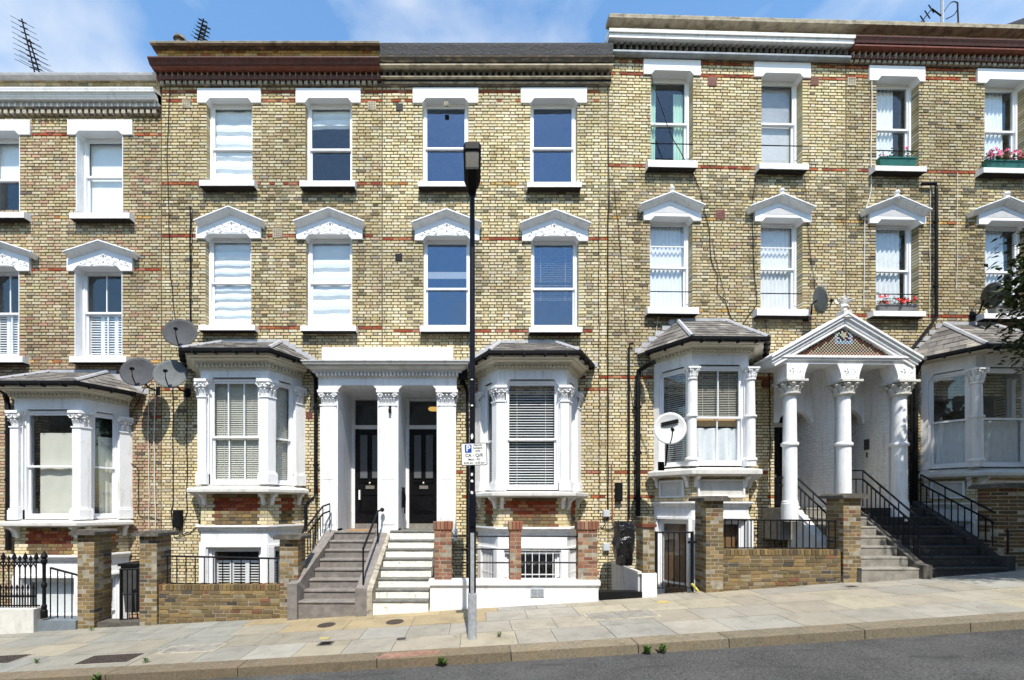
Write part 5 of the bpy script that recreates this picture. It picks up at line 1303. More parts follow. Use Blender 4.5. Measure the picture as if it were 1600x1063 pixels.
m = MB(); m.box(c3-.11, c3-.08, -.16, -.04, 2+(790-700)/66, 2+(790-683)/66).box(c3-.10, c3-.085, -.12, -.08, 2+(790-712)/66, 2+(790-704)/66)
m.build('entry_phone', 'dish_grey', None, fr=F1, base=(c3-.1, -.1, 3.4), label='small grey entry panel on the white wall inside the gabled portico', cat='entry phone')

# steps of the right-hand houses
lvD = [.74+.2*i for i in range(7)]; lvD[-1] = 1.945
XLb, XLt = F1.u(1347, -1.95), c1+.22; XMb, XMt = F1.u(1444, -1.95), F1.u(1338, -.62); XRb, XRt = F1.u(1592, -1.95), F1.u(1440, -.62)
sD = flight('front_steps', 'worn grey stone steps in sun beside the tall brick pier', F1, -1.95, -.55, lvD, (XLb, XLt+.2), (XMb-.09, XMt-.09), .35, 'stone_step', nose=.01)
sE = flight('front_steps', 'stone steps at the right, coloured dark for the shade of the tree', F1, -1.95, -.55, lvD, (XMb+.09, XMt+.09), (XRb-.2, XRt-.1), .40, 'tree_shade_step', nose=.01)
stringer(sD, XMb-.09, XMb+.09, XMt-.09, XMt+.09, -2.02, -.5, .80, 2.02, .2, 'cap_stone')
stringer(sE, XRb-.2, XRb, XRt-.1, XRt+.1, -1.9, -.5, .95, 2.10, .2, 'tree_shade_step')
stringer(sD, XLb-.25, XLb, XLt-.05, XLt+.2, -1.75, -.5, .85, 2.02, -.9, 'white_aged')
def stair_rail(label, fr, pts, rails, hb, name='stair_railing'):
    """pts: foot line (u, v, z); two rails above it and balusters to the lower one"""
    root = thing(name, label, 'railing', fr, pts[0], 'black iron railings')
    P = [Vector(p) for p in pts]
    for h in rails: m = MB(); m.tube([p+Vector((0, 0, h)) for p in P], .02, 6); m.build('rail', 'black_metal', root)
    me = MB().tube([(0, 0, 0), (0, 0, 1)], .011, 6).mesh('baluster'); me.materials.append(MT['black_metal'])
    tot = 0
    for a, b in zip(P[:-1], P[1:]):
        n = max(1, int((b-a).length/.125))
        for i in range(n):
            p = a+(b-a)*(i/n); inst('baluster', me, root, Matrix.Translation((p.x, p.y, p.z)) @ Matrix.Diagonal((1, 1, rails[0] if (i % 4 == 0) else hb, 1)))
    p = P[-1]; inst('baluster', me, root, Matrix.Translation((p.x, p.y, p.z)) @ Matrix.Diagonal((1.6, 1.6, hb, 1)))
    return root
stair_rail('black railing with double handrail between the sunny and the shaded steps', F1, [(XMt-.10, -.55, 2.0), (XMt, -.78, 1.98), (XMb, -1.85, .92)], (.82, .62), .62)
stair_rail('black railing on the far side of the shaded steps', F1, [(XRt, -.6, 2.0), (XRb-.1, -1.85, 1.0)], (.72, .5), .5)
stair_rail('black railing coming down behind the tall brick pier to the stone steps', F1, [(F1.u(1216, -.75), -.75, 1.98), (F1.u(1245, -.75), -.75, 1.98), (XLb-.12, -1.7, 1.0)], (.66, .48), .48)
# rails of the grey steps
hr = thing('handrail', 'black tubular handrail with ball end on the wall between the steps', 'handrail', F0, (-2.2, -1.9, .4), 'black iron railings')
pA = (-2.21, -1.86, .42); pAt = (-2.21, -1.86, F0.z(575, 858, -1.86)); pB = (-2.17, -.75, 1.18); pBt = (-2.17, -.75, F0.z(596, 799, -.75)); pC = (-2.13, -.48, pBt[2]+.03)
m = MB(); m.tube([pAt, pBt, pC], .024, 8); m.build('rail', 'black_metal', hr)
for a, b in ((pA, pAt), (pB, pBt)): m = MB(); m.tube([a, b], .018, 8); m.build('post', 'black_metal', hr)
m = MB(); m.lathe(pC[0], pC[1], [(.01, -.05), (.04, -.035), (.052, 0), (.04, .035), (.01, .05)], 12, pC[2]); m.build('ball', 'black_metal', hr)
stair_rail('short black railing on the left side of the grey steps', F0, [(-3.34, -.5, 1.42), (-3.46, -.62, 1.36), (-3.58, -1.5, .80)], (.62, .45), .45)
# ------------------------------------------------------------------ pipes, cables, vents (parts of the houses)
def at(fr, x, y, v): return (fr.u(x, v), v, fr.z(x, y, v))
def pipe(root, fr, pts, r, ma='black_plastic', name='drainpipe', v=-.09, collars=True):
    P = [at(fr, *p) if len(p) == 3 else at(fr, p[0], p[1], v) for p in pts]
    m = MB(); m.tube(P, r, 8)
    o = m.build(name, ma, root)
    if collars:
        for a, b in zip(P[:-1], P[1:]):
            d = Vector(b)-Vector(a); n = int(d.length/1.1)
            for i in range(n):
                q = Vector(a)+d*((i+.5)/n); dn = d.normalized()*.035
                c = MB(); c.tube([q-dn, q+dn], r*1.22, 8); c.box(q.x-r*1.7, q.x+r*1.7, q.y+r*.4, q.y+r*1.0, q.z-.02, q.z+.02); c.build('collar', ma, o)
def cable(root, fr, pts, r=.008, ma='black_plastic', v=-.02, wob=.012):
    P = [Vector(at(fr, x, y, v)) for x, y in pts]; Q = []
    for a, b in zip(P[:-1], P[1:]):
        n = max(2, int((b-a).length/.35))
        for i in range(n):
            q = a+(b-a)*(i/n); Q.append(q+Vector((R.uniform(-wob, wob), R.uniform(-.004, .004), 0)))
    Q.append(P[-1]); m = MB(); m.tube(smoothpts(Q, 2), r, 5); m.build('cable', ma, root)
pipe(hB, F0, [(482, 566, -.42), (486, 577, -.25), (493, 592, -.10), (493, 772, -.10), (489, 779, -.30), (481, 786, -.55), (478, 792, -.60), (478, 830, -.60)], .042)
pipe(hA, F0, [(4, 605, -.45), (10, 622, -.12), (13, 640, -.12), (13, 860, -.12)], .055)
pipe(hC, F0, [(712, 566, -.2), (722, 590, -.1), (730, 612, -.09), (731, 700, -.09), (731, 905, -.09)], .036)
pipe(hD, F1, [(990, 537, -.06), (984, 537, -.06), (983, 545, -.06), (983, 812, -.06)], .022, collars=False)
pipe(hD, F1, [(1022, 566, -.5), (1012, 570, -.3), (998, 580, -.1), (997, 600, -.1), (997, 815, -.1)], .060)
pipe(hE, F1, [(1440, 288, -.06), (1462, 287, -.08), (1463, 296, -.08), (1463, 497, -.08), (1424, 546, -.08)], .036)
pipe(hE, F1, [(1444, 560, -.5), (1436, 570, -.3), (1430, 585, -.1), (1430, 790, -.1)], .055)
pipe(hE, F1, [(1424, 590, -.08), (1424, 790, -.08)], .025, collars=False)
for (h, fr, pts, r, ma) in (
    (hB, F0, [(266, 120), (261, 250), (263, 330), (266, 430), (274, 500)], .008, 'black_plastic'), (hB, F0, [(297, 322), (297, 510)], .013, 'black_plastic'), (hB, F0, [(300, 325), (299, 505)], .006, 'black_plastic'),
    (hB, F0, [(270, 600), (271, 780), (268, 800), (272, 840), (300, 830), (316, 812)], .010, 'black_plastic'), (hB, F0, [(292, 600), (292, 800), (280, 830)], .009, 'black_plastic'),
    (hA, F0, [(232, 600), (233, 826)], .010, 'cable_white'), (hA, F0, [(243, 598), (241, 690), (243, 826)], .012, 'cable_white'), (hA, F0, [(228, 600), (205, 650), (200, 718), (216, 735), (217, 805), (250, 812)], .008, 'black_plastic'),
    (hC, F0, [(936, 310), (936, 800)], .007, 'black_plastic'), (hC, F0, [(949, 330), (949, 812), (941, 826)], .007, 'black_plastic'), (hC, F0, [(956, 725), (957, 815)], .014, 'rust_pipe'), (hC, F0, [(930, 822), (950, 828), (968, 820)], .009, 'black_plastic'),
    (hC, F0, [(948, 60), (950, 130), (952, 330)], .006, 'black_plastic'),
    (hD, F1, [(990, 42), (1010, 95), (1030, 160), (1050, 215), (1085, 275), (1095, 300), (1108, 360), (1112, 410), (1122, 432), (1121, 458), (1132, 470), (1142, 495), (1150, 508)], .009, 'black_plastic'),
    (hD, F1, [(1112, 372), (1117, 400), (1128, 440), (1135, 465), (1128, 462)], .006, 'black_plastic'), (hD, F1, [(1183, 268), (1175, 320), (1178, 420), (1182, 475), (1160, 508), (1148, 512)], .009, 'black_plastic'),
    (hD, F1, [(960, 290), (972, 420), (977, 520)], .006, 'black_plastic'), (hD, F1, [(951, 300), (950, 500), (951, 810)], .006, 'black_plastic'), (hD, F1, [(1030, 490), (1024, 530), (1026, 560)], .006, 'cable_white'),
    (hD, F1, [(1258, 275), (1262, 360), (1274, 455)], .006, 'black_plastic'), (hD, F1, [(1201, 540), (1203, 640), (1204, 790)], .010, 'black_plastic'), (hD, F1, [(1196, 500), (1200, 545)], .006, 'black_plastic'), (hD, F1, [(985, 600), (995, 665), (1015, 715)], .006, 'black_plastic'),
    (hE, F1, [(1372, 50), (1362, 80), (1361, 300), (1352, 330), (1350, 480)], .010, 'cable_white'), (hE, F1, [(1373, 52), (1371, 105), (1362, 125)], .006, 'cable_white'), (hE, F1, [(1496, 270), (1495, 330), (1497, 390), (1494, 452)], .006, 'cable_white'),
    (hE, F1, [(1453, 290), (1453, 500)], .005, 'cable_white'), (hE, F1, [(1455, 555), (1480, 515), (1500, 500)], .008, 'black_plastic')):
    cable(h, fr, pts, r, ma)
def airbrick(root, fr, x, y, s, ma, holes=True):
    u, v, z = at(fr, x, y, -.012); h = s/2
    m = MB(); m.box(u-h, u+h, v, .02, z-h, z+h); o = m.build('air_brick', ma, root)
    m = MB()
    for i in range(4):
        for j in range(4):
            a = u-h*.7+i*h*.42; b = z-h*.7+j*h*.42; m.box(a, a+h*.2, v-.004, v, b, b+h*.2)
    if holes: m.build('vent_holes', 'sooty_shade_stone', o, kind='stuff')
for (h, fr, x, y, s, ma) in ((hB, F0, 291, 162, .20, 'coping_stone'), (hB, F0, 581, 165, .20, 'coping_stone'), (hB, F0, 433, 364, .22, 'coping_stone'), (hB, F0, 483, 649, .16, 'terracotta_clean'), (hC, F0, 624, 167, .17, 'black_plastic'), (hC, F0, 623, 402, .17, 'black_plastic'),
    (hC, F0, 697, 162, .10, 'coping_stone'), (hD, F1, 1113, 127, .22, 'terracotta_clean'), (hD, F1, 1126, 335, .22, 'terracotta_clean'), (hD, F1, 1273, 127, .20, 'terracotta_clean'), (hE, F1, 1331, 127, .20, 'coping_stone'), (hD, F1, 1197, 600, .2, 'terracotta_clean')):
    airbrick(h, fr, x, y, s, ma, ma != 'black_plastic')

# ------------------------------------------------------------------ boxes on the walls
def wbox(name, label, cat, fr, x0, x1, y0, y1, v, dep, ma, group=None, lid=True):
    a, b = fr.u(x0, v), fr.u(x1, v); z1_, z0 = fr.z(x0, y0, v), fr.z(x0, y1, v)
    t = thing(name, label, cat, fr, ((a+b)/2, v+dep, z0), group)
    m = MB(); m.box(a, b, v, v+dep, z0, z1_); m.build('box', ma, t)
    m = MB(); e = (b-a)*.08; m.prism([(a+e, z0+e), (b-e, z0+e), (b-e, z1_-e), (a+e, z1_-e)], v-.012, v); m.build('cover', ma, t)
    return t
wbox('junction_box', 'black slanted cable box between the left bays', 'junction box', F0, 270, 282, 797, 825, -.10, .10, 'black_plastic')
wbox('junction_box', 'black cable box beside the thick drainpipe left of the gate', 'junction box', F1, 963, 973, 755, 783, -.10, .10, 'black_plastic')
wbox('meter_box', 'upper grey meter box on the wall right of the red pier', 'meter box', F0, 943, 953, 797, 808, -.07, .08, 'meter_grey', 'grey meter boxes')
wbox('meter_box', 'lower grey meter box on the wall right of the red pier', 'meter box', F0, 943, 953, 849, 861, -.07, .08, 'meter_grey', 'grey meter boxes')
t = wbox('floodlight', 'black floodlight under the eaves between the portico and the lamp post', 'floodlight', F0, 716, 730, 577, 592, -.34, .1, 'black_plastic')
m = MB(); p = at(F0, 722, 597, -.2); m.lathe(p[0], p[1], [(.05, p[2]-.06), (.055, p[2]), (.03, p[2]+.05)], 10); m.build('sensor', 'black_plastic', t)
t = wbox('junction_box', 'small black meter on the white portico wall near the shaded bay', 'junction box', F1, 1416, 1426, 674, 690, -.16, .12, 'black_plastic')
m = MB(); p = at(F0, 609, 636, -.42); m.box(p[0]-.025, p[0]+.025, p[1], p[1]+.06, p[2]-.02, p[2]+.03); m.box(p[0]-.03, p[0]+.03, p[1]-.02, p[1]+.06, p[2]-.13, p[2]-.04)
m.build('porch_light', 'black_plastic', None, fr=F0, base=p, label='small dark lamp under the capital of the middle square pilaster', cat='lamp')

# ------------------------------------------------------------------ satellite dishes and aerials
def dish(label, fr, x, y, v, nrm, r, ma, wall_v=0.0, arm=True, patch=False, foot=None):
    c = Vector(at(fr, x, y, v)); n = Vector(nrm).normalized()
    t = thing('satellite_dish', label, 'satellite dish', fr, tuple(c), 'satellite dishes')
    q = n.to_track_quat('Z', 'Y').to_matrix()
    def W(px_, py_, pz): return tuple(c+q @ Vector((px_, py_, pz)))
    m = MB(); prof = []
    K = 7
    vs_ = []; n_ = 24
    for i in range(K+1):
        rr = r*i/K; h = .22*r*(i/K)**2
        for k in range(n_): an = 2*math.pi*k/n_; vs_.append(W(rr*math.cos(an), rr*1.08*math.sin(an), h))
    for i in range(K+1):
        rr = r*i/K; h = .22*r*(i/K)**2-.012
        for k in range(n_): an = 2*math.pi*k/n_; vs_.append(W(rr*math.cos(an), rr*1.08*math.sin(an), h))
    fs = []
    for b in (0, (K+1)*n_):
        for i in range(K):
            for k in range(n_): fs.append((b+i*n_+k, b+i*n_+(k+1) % n_, b+(i+1)*n_+(k+1) % n_, b+(i+1)*n_+k))
    o = (K+1)*n_
    for k in range(n_): fs.append((K*n_+k, K*n_+(k+1) % n_, o+K*n_+(k+1) % n_, o+K*n_+k))
    m.add(vs_, fs); m.build('reflector', ma, t, smooth=True)
    m = MB(); m.tube([W(0, -r*1.0, .1*r), W(0, -r*.75, r*.7), W(0, -r*.35, r*.95)], .013, 6); m.build('feed_arm', 'black_plastic', t)
    m = MB(); m.tube([W(0, -r*.38, r*1.02), W(0, -r*.22, r*.82)], .035, 8); m.build('feed_horn', 'black_plastic', t)
    f = foot or (c.x, wall_v, c.z-.25)
    m = MB(); m.tube([W(0, 0, -.02), W(0, -.05, -.12), (c.x, (c.y+f[1])/2, f[2]), f], .02, 6); m.box(f[0]-.07, f[0]+.07, f[1]-.012, f[1]+.004, f[2]-.1, f[2]+.1); m.build('wall_bracket', 'black_plastic', t)
    if patch:
        m = MB(); m.add([W(-r*.55, r*.42, .22*r*.5+.02), W(r*.5, r*.62, .22*r*.62+.02), W(r*.55, r*.36, .22*r*.45+.02), W(-r*.5, r*.16, .22*r*.32+.02)], [(0, 1, 2, 3)]); m.build('tape_patch', 'black_plastic', t)
    return t
dish('dark satellite dish above the left bay roof, highest of the left three', F0, 283, 523, -.62, (.28, -.88, .30), .345, 'dish_grey')
dish('grey satellite dish on the wall, leftmost of the side by side pair', F0, 218, 584, -.55, (.25, -.88, .32), .355, 'dish_grey')
dish('pale grey satellite dish on the wall, right one of the side by side pair', F0, 268, 587, -.55, (.25, -.88, .32), .345, 'dish_pale')
c = at(F1, 1046, 671, -1.15)
dish('large white satellite dish standing on the sill shelf of a bay', F1, 1046, 671, -1.15, (-.25, -.9, .12), .33, 'dish_white', patch=True, foot=(c[0]-.02, -.80, F1.z(1046, 728, -.9)))
dish('grey satellite dish seen edge-on beside the gabled portico', F1, 1277, 470, -.35, (.93, -.28, .2), .30, 'dish_pale')
dish('dark satellite dish seen edge-on beside the tree branch', F1, 1546, 463, -.4, (.95, -.22, .15), .28, 'dish_grey', foot=(F1.u(1520, 0), 0, F1.z(1520, 495, 0)))
def aerial(label, fr, x, y0, y1, x1, v, els, L_, mast=True):
    a, b = Vector(at(fr, x1, y1, v)), Vector(at(fr, x, y0, v))
    t = thing('tv_aerial', label, 'aerial', fr, tuple(a), 'roof aerials')
    m = MB(); m.tube([a-Vector((0, 0, 1.2)), a, b], .022, 6); m.build('boom', 'black_metal', t)
    for i in range(els):
        p = a+(b-a)*((i+.5)/els); d = Vector((1, .3, -.35)).normalized()*L_*(1.2-.5*i/els)
        m = MB(); m.tube([p-d, p+d], .008, 4); dd = Vector((.12, 0, -.05)); m.tube([p-dd, p+dd], .02, 5); m.build('element', 'black_metal', t)
    return t
aerial('long leaning roof aerial, tallest one at the left', F0, 34, 30, 112, 54, 3.2, 9, .42)
aerial('shorter roof aerial leaning beside the tallest left one', F0, 46, 62, 112, 61, 3.4, 6, .42)
aerial('thin roof aerial above the red terracotta cornice, left of two', F0, 318, 30, 64, 309, 2.5, 6, .18)
aerial('shorter thin roof aerial above the red terracotta cornice, right of two', F0, 323, 40, 64, 317, 2.5, 4, .15)
t = thing('tv_aerial', 'bare mast with a drooping wire loop on the right roof', 'aerial', F1, at(F1, 1472, 40, 2.5), 'roof aerials')
m = MB(); m.tube([at(F1, 1472, 60, 2.5), at(F1, 1472, -20, 2.5)], .04, 6); m.build('mast', 'galvanised', t)
m = MB(); m.tube(smoothpts([at(F1, 1474, 20, 2.5), at(F1, 1486, 4, 2.5), at(F1, 1497, 6, 2.5), at(F1, 1492, 22, 2.5), at(F1, 1478, 30, 2.5)]), .014, 5); m.tube([at(F1, 1496, 4, 2.5), at(F1, 1498, 50, 2.5)], .02, 5); m.build('wire', 'black_metal', t)
m = MB(); m.tube([at(F1, 1440, 34, 2.5), at(F1, 1456, 14, 2.5), at(F1, 1472, 26, 2.5)], .02, 5)
for (x, y) in ((1442, 31), (1449, 23), (1455, 14)): m.tube([at(F1, x-4, y-6, 2.4), at(F1, x+4, y+6, 2.6)], .014, 5)
m.build('element', 'black_metal', t)
m = MB(); m.prism([(F1.u(1560, 2.5), F1.z(1560, 45, 2.5)), (F1.u(1700, 2.5), F1.z(1560, 45, 2.5)), (F1.u(1700, 2.5), F1.z(1560, 8, 2.5)), (F1.u(1600, 2.5), F1.z(1560, 27, 2.5)), (F1.u(1566, 2.5), F1.z(1560, 40, 2.5))], 2.5, 5.0)
m.build('roof_hatch', 'felt', None, fr=F1, base=at(F1, 1600, 45, 2.5), label='dark sloping roof structure at the top right corner', cat='roof structure')
m = MB(); p = at(F0, 282, 64, 1.2); m.lathe(p[0], p[1], [(.12, p[2]-.3), (.12, p[2]-.05), (.17, p[2]-.02), (.15, p[2]+.05), (0, p[2]+.07)], 10)
m.build('vent_cowl', 'sooty_shade_stone', None, fr=F0, base=p, label='low dark vent cowl on the parapet left of the thin aerials', cat='vent')

# ------------------------------------------------------------------ street lamp and parking plate
Y = -3.75; zl = zg(0, Y); X0 = -.02
lp = thing('street_lamp', 'black street lamp post with grey lower sleeve standing on the pavement', 'street lamp', F0, (X0, Y, zl))
m = MB(); m.lathe(X0, Y, [(.068, zl-.05), (.068, zl+.70), (.062, zl+.72)], 16); m.build('sleeve', 'galvanised', lp)
m = MB(); zs = F0.z(740, 775, Y); m.lathe(X0, Y, [(.058, zl+.70), (.058, zs), (.044, zs+.08), (.040, 6.2), (.036, 6.95)], 16); m.build('pole', 'pole_paint', lp)
m = MB(); m.box(X0-.028, X0+.028, Y-.066, Y-.05, zl+.72, zl+1.65); m.build('inspection_strip', 'galvanised', lp)
m = MB(); m.box(X0-.05, X0+.05, Y-.07, Y-.04, zl+1.75, zl+2.05); m.build('hatch', 'pole_paint', lp)
zh = 7.02
m = MB(); hw = .125
pl = [(-hw+.03, -.66), (hw-.03, -.66), (hw, -.60), (hw, -.05), (hw-.04, .10), (-hw+.04, .10), (-hw, -.05), (-hw, -.60)]
m.prism([(X0+a, Y+b) for a, b in pl], zh-.03, zh+.06, 'z'); m.prism([(X0+a*.8, Y+b*.9-.02) for a, b in pl], zh+.06, zh+.10, 'z'); hd = m.build('lamp_head', 'black_metal', lp)
m = MB(); m.box(X0-.085, X0+.085, Y-.60, Y-.34, zh-.042, zh-.032); m.build('lens', 'lamp_lens', hd)
m = MB()
for (a, b, c_, d) in ((-.095, -.085, -.62, -.32), (.085, .095, -.62, -.32), (-.095, .095, -.62, -.61), (-.095, .095, -.33, -.32)): m.box(X0+a, X0+b, Y+c_, Y+d, zh-.05, zh-.031)
m.build('lens_frame', 'galvanised', hd)
m = MB(); m.lathe(X0, Y, [(.05, zh-.22), (.055, zh-.03)], 12); m.prism([(Y-.30, zh-.03), (Y+.08, zh-.03), (Y+.08, zh-.08), (Y-.02, zh-.20)], X0-.06, X0+.06, 'x'); m.build('spigot', 'black_metal', hd)
for (z, h, s) in ((F0.z(740, 683, Y), .10, 'oval'), (F0.z(740, 742, Y), .06, 'a'), (F0.z(740, 752, Y), .05, 'b'), (F0.z(740, 690-95, Y), .02, 'c'), (F0.z(740, 635, Y), .03, 'd'), (F0.z(741, 770, Y), .05, 'f')):
    m = MB(); vs_ = [(X0-.02+.0, Y-.060, z)]
    k = 10
    vs_ = [(X0-.005+.022*math.cos(2*math.pi*i/k)*R.uniform(.7, 1.1), Y-.0605, z+h*.5*math.sin(2*math.pi*i/k)*R.uniform(.7, 1.1)) for i in range(k)]
    m.add(vs_, [tuple(range(k))]); m.build('sticker', 'sign_white', lp)
ys = Y-.085
u0, u1 = F0.u(720.5, ys), F0.u(761, ys); zt, zb = F0.z(740, 692.5, ys), F0.z(740, 727.5, ys)
uc, zc = (u0+u1)/2, (zt+zb)/2; sw, sh = u1-u0, zt-zb; ROT = Matrix.Rotation(rad(-1.8), 3, 'Y')
sg = thing('parking_sign', 'white parking plate with blue P and permit hours on the lamp post', 'sign', F0, (uc, ys, zc))
def rot(a, b, z): p = ROT @ Vector((a-uc, 0, z-zc)); return (uc+p.x, b, zc+p.z)
def rrect(w, h, r, k=4):
    o = []
    for cx, cy, a0 in ((w-r, h-r, 0), (-w+r, h-r, 90), (-w+r, -h+r, 180), (w-r, -h+r, 270)):
        for i in range(k+1): an = rad(a0+90*i/k); o.append((uc+cx+r*math.cos(an), zc+cy+r*math.sin(an)))
    return o
m = MB(rot); m.prism(rrect(sw/2, sh/2, .02), ys-.002, ys+.004); m.build('border', 'sign_black', sg)
m = MB(rot); m.prism(rrect(sw/2-.010, sh/2-.010, .014), ys-.004, ys-.002); m.build('plate', 'sign_white', sg)
m = MB(rot); bx, bz, bs = uc-sw*.22, zc+sh*.255, sw*.13
m.box(bx-bs, bx+bs, ys-.006, ys-.004, bz-bs*1.18, bz+bs*1.18); m.build('blue_panel', 'sign_blue', sg)
def text(s, x, z, size, ma, y, bold=.0):
    cu = bpy.data.curves.new('text', 'FONT'); cu.body = s; cu.size = size; cu.align_x = 'CENTER'; cu.align_y = 'CENTER'; cu.offset = bold; cu.extrude = .0006
    o = bpy.data.objects.new('text', cu); COL.objects.link(o)
    dg = bpy.context.evaluated_depsgraph_get(); me = bpy.data.meshes.new_from_object(o.evaluated_get(dg)); bpy.data.objects.remove(o)
    mm = MB(rot); mm.add([(x+p.co.x, y-p.co.z, z+p.co.y) for p in me.vertices], [tuple(f.vertices) for f in me.polygons]); mm.build('lettering', ma, sg)
text('P', bx, bz, bs*2.5, 'sign_white', ys-.0068, .003)
for i, s in enumerate(('Permit', 'holders', 'only')): text(s, uc+sw*.15, zc+sh*(.40-.125*i), sh*.135, 'sign_black', ys-.0048, .0009)
text('CA - Q/R', uc, zc-sh*.055, sh*.20, 'sign_black', ys-.0048, .0014)
text('Mon - Fri', uc, zc-sh*.235, sh*.14, 'sign_black', ys-.0048, .0009)
text('8.30 am - 6.30 pm', uc, zc-sh*.385, sh*.125, 'sign_black', ys-.0048, .0009)
m = MB(); m.box(X0-.062, X0+.062, ys+.004, Y+.062, zc-.012, zc+.012); m.build('clamp', 'galvanised', sg)

# ------------------------------------------------------------------ pavement covers
def gxz(p, q):                     # point on the pavement seen at pixel p, q
    Yv = -3.0
    for _ in range(30):
        Xv = (p-CX)*(D+Yv)/F; zz = zg(Xv, Yv); dd = (CAMZ-zz)*F/(q-CY); Yv += (dd-D-Yv)*.6
    return (p-CX)*(D+Yv)/F, Yv
def on_pave(m, x, y, poly, z0, z1_):
    vs_ = [(x+a, y+b, zg(x+a, y+b)+h) for h in (z0, z1_) for a, b in poly]; n = len(poly)
    m.add(vs_, [tuple(range(n)), tuple(range(2*n-1, n-1, -1))]+[(i, (i+1) % n, n+(i+1) % n, n+i) for i in range(n)])
def cover(label, p, q, w, d, ma, fma, round_=False, name='utility_cover', skew=0.0, ribs=False):
    x, y = gxz(p, q); t = thing(name, label, 'utility cover', F0, (x, y, zg(x, y)), 'covers in the pavement')
    if round_: poly = [(w/2*math.cos(2*math.pi*i/24), w/2*math.sin(2*math.pi*i/24)) for i in range(24)]; po = [(a*1.1, b*1.1) for a, b in poly]
    else: poly = [(-w/2-skew, -d/2), (w/2-skew, -d/2), (w/2+skew, d/2), (-w/2+skew, d/2)]; e = .035; po = [(a+(e if a > 0 else -e), b+(e if b > 0 else -e)) for a, b in poly]
    m = MB(); on_pave(m, x, y, po, -.02, .005); m.build('frame', fma, t)
    m = MB(); on_pave(m, x, y, poly, -.02, .009); m.build('plate', ma, t)
    if ribs:
        m = MB(); n = int(w/.06); k = int(d/.06)
        for i in range(n):
            for j in range(k):
                a, b = -w/2+(i+.5)*w/n, -d/2+(j+.5)*d/k; on_pave(m, x+a, y+b, [(-.018, -.018), (.018, -.018), (.018, .018), (-.018, .018)], .008, .013)
        m.build('tread_studs', 'iron_cover', t, kind='stuff')
cover('round rusty coal-hole plate nearest the grey steps', 510, 977, .30, .3, 'iron_cover', 'flag_joint', True)
cover('round worn coal-hole plate in front of the flaking steps', 617, 972, .30, .3, 'iron_cover', 'flag_joint', True)
cover('square black stop-valve lid near the kerb below the grey steps', 509, 1006, .17, .14, 'black_plastic', 'flag_joint')
cover('small yellow marker lid beside the black stop-valve lid', 507, 998, .15, .10, 'paint_yellow', 'stone_step')
cover('small dark stop-valve lid near the kerb below the flaking steps', 627, 999, .14, .11, 'iron_cover', 'stone_step')
cover('large concrete-filled access cover with pale frame right of the lamp post', 970, 961, 1.15, .40, 'stone_step', 'coping_stone')
cover('wide dark iron studded cover near the kerb at the lower left', 172, 1030, .80, .36, 'iron_cover', 'flag', ribs=True)
cover('dark iron studded cover cut by the left edge of the photo', 2, 1031, .60, .36, 'iron_cover', 'flag', ribs=True)
cover('pale concrete-filled cover with a lifting slot, second from the left edge', 300, 1014, .85, .30, 'stone_step', 'coping_stone')
cover('small dark drain lid at the foot of the tall pier by the stone steps', 1330, 917, .18, .12, 'iron_cover', 'stone_step')
x, y = gxz(640, 1012)
m = MB(); pr = [(-.42, -.10), (-.2, -.13), (.1, -.11), (.45, -.08), (.5, .05), (.2, .10), (-.1, .06), (-.3, .09)]
on_pave(m, x, KO+.15, pr, .0, .0085); m.build('paint_mark', 'paint_red', None, fr=F0, base=(x, KO+.15, zg(x, KO)), label='faded red paint mark on the kerb below the flaking steps', cat='paint mark')
x, y = gxz(1035, 941); m = MB(); on_pave(m, x, y, [(-.12, -.06), (.0, -.09), (.14, -.03), (.1, .06), (-.06, .08)], 0, .0085); m.build('paint_mark', 'paint_yellow', None, fr=F0, base=(x, y, zg(x, y)), label='small yellow paint mark on the pavement at the barred gate', cat='paint mark')

# ------------------------------------------------------------------ plants
def leafquad(m, p, d, n, L_, w):
    p, d, n = Vector(p), Vector(d).normalized(), Vector(n); s = d.cross(n)
    if s.length < 1e-4: s = Vector((1, 0, 0))
    s.normalize(); n = s.cross(d); a = p+d*L_*.35+s*w*.5; b = p+d*L_*.35-s*w*.5; c = p+d*L_-n*L_*.12; e = p+d*L_*.4-n*w*.12
    m.add([p, a, c, b, e], [(0, 1, 4), (1, 2, 4), (2, 3, 4), (3, 0, 4)])
def weed(label, p, q, h, n, onroad=False):
    if onroad:
        x = (p-CX)*(D+KO-.04)/F; y = KO-.04; z = zg(x, KO)-.135
    else: x, y = gxz(p, q); z = zg(x, y)
    m = MB()
    for i in range(n):
        an = R.uniform(0, 6.28); t = R.uniform(.2, 1); el = R.uniform(.3, 1.3)
        d = (math.cos(an)*math.cos(el), math.sin(an)*math.cos(el), math.sin(el))
        leafquad(m, (x+R.uniform(-.03, .03), y+R.uniform(-.02, .02), z+t*h*.6), d, (0, 0, 1), h*R.uniform(.35, .6), h*.16)
    for i in range(4): m.tube([(x, y, z-.01), (x+R.uniform(-.04, .04), y, z+h*.8)], .004, 4)
    m.build('weed', 'weed_leaf', None, fr=F0, base=(x, y, z), label=label, cat='weed', group='weeds growing at the kerb and joints')
weed('leafy weed growing from the gutter at the lower left corner', 150, 1058, .20, 34, True)
weed('low weed on the kerb edge furthest left', 57, 1037, .09, 26)
weed('low weed on the kerb edge right of the wide iron cover', 227, 1036, .09, 26)
weed('leafy weed in the gutter left of the lamp post', 690, 1040, .17, 40, True)
weed('small weed in the pavement right of the lamp post foot', 780, 996, .10, 22)
weed('tiny weed at the foot of the white wall', 833, 945, .08, 18)
weed('leafy weed in the gutter, left one of two near the kerb joint', 1012, 1018, .15, 34, True)
weed('leafy weed in the gutter, right one of two near the kerb joint', 1036, 1014, .17, 30, True)
weed('tiny weed at the foot of the leftmost brick pier', 143, 986, .09, 18)
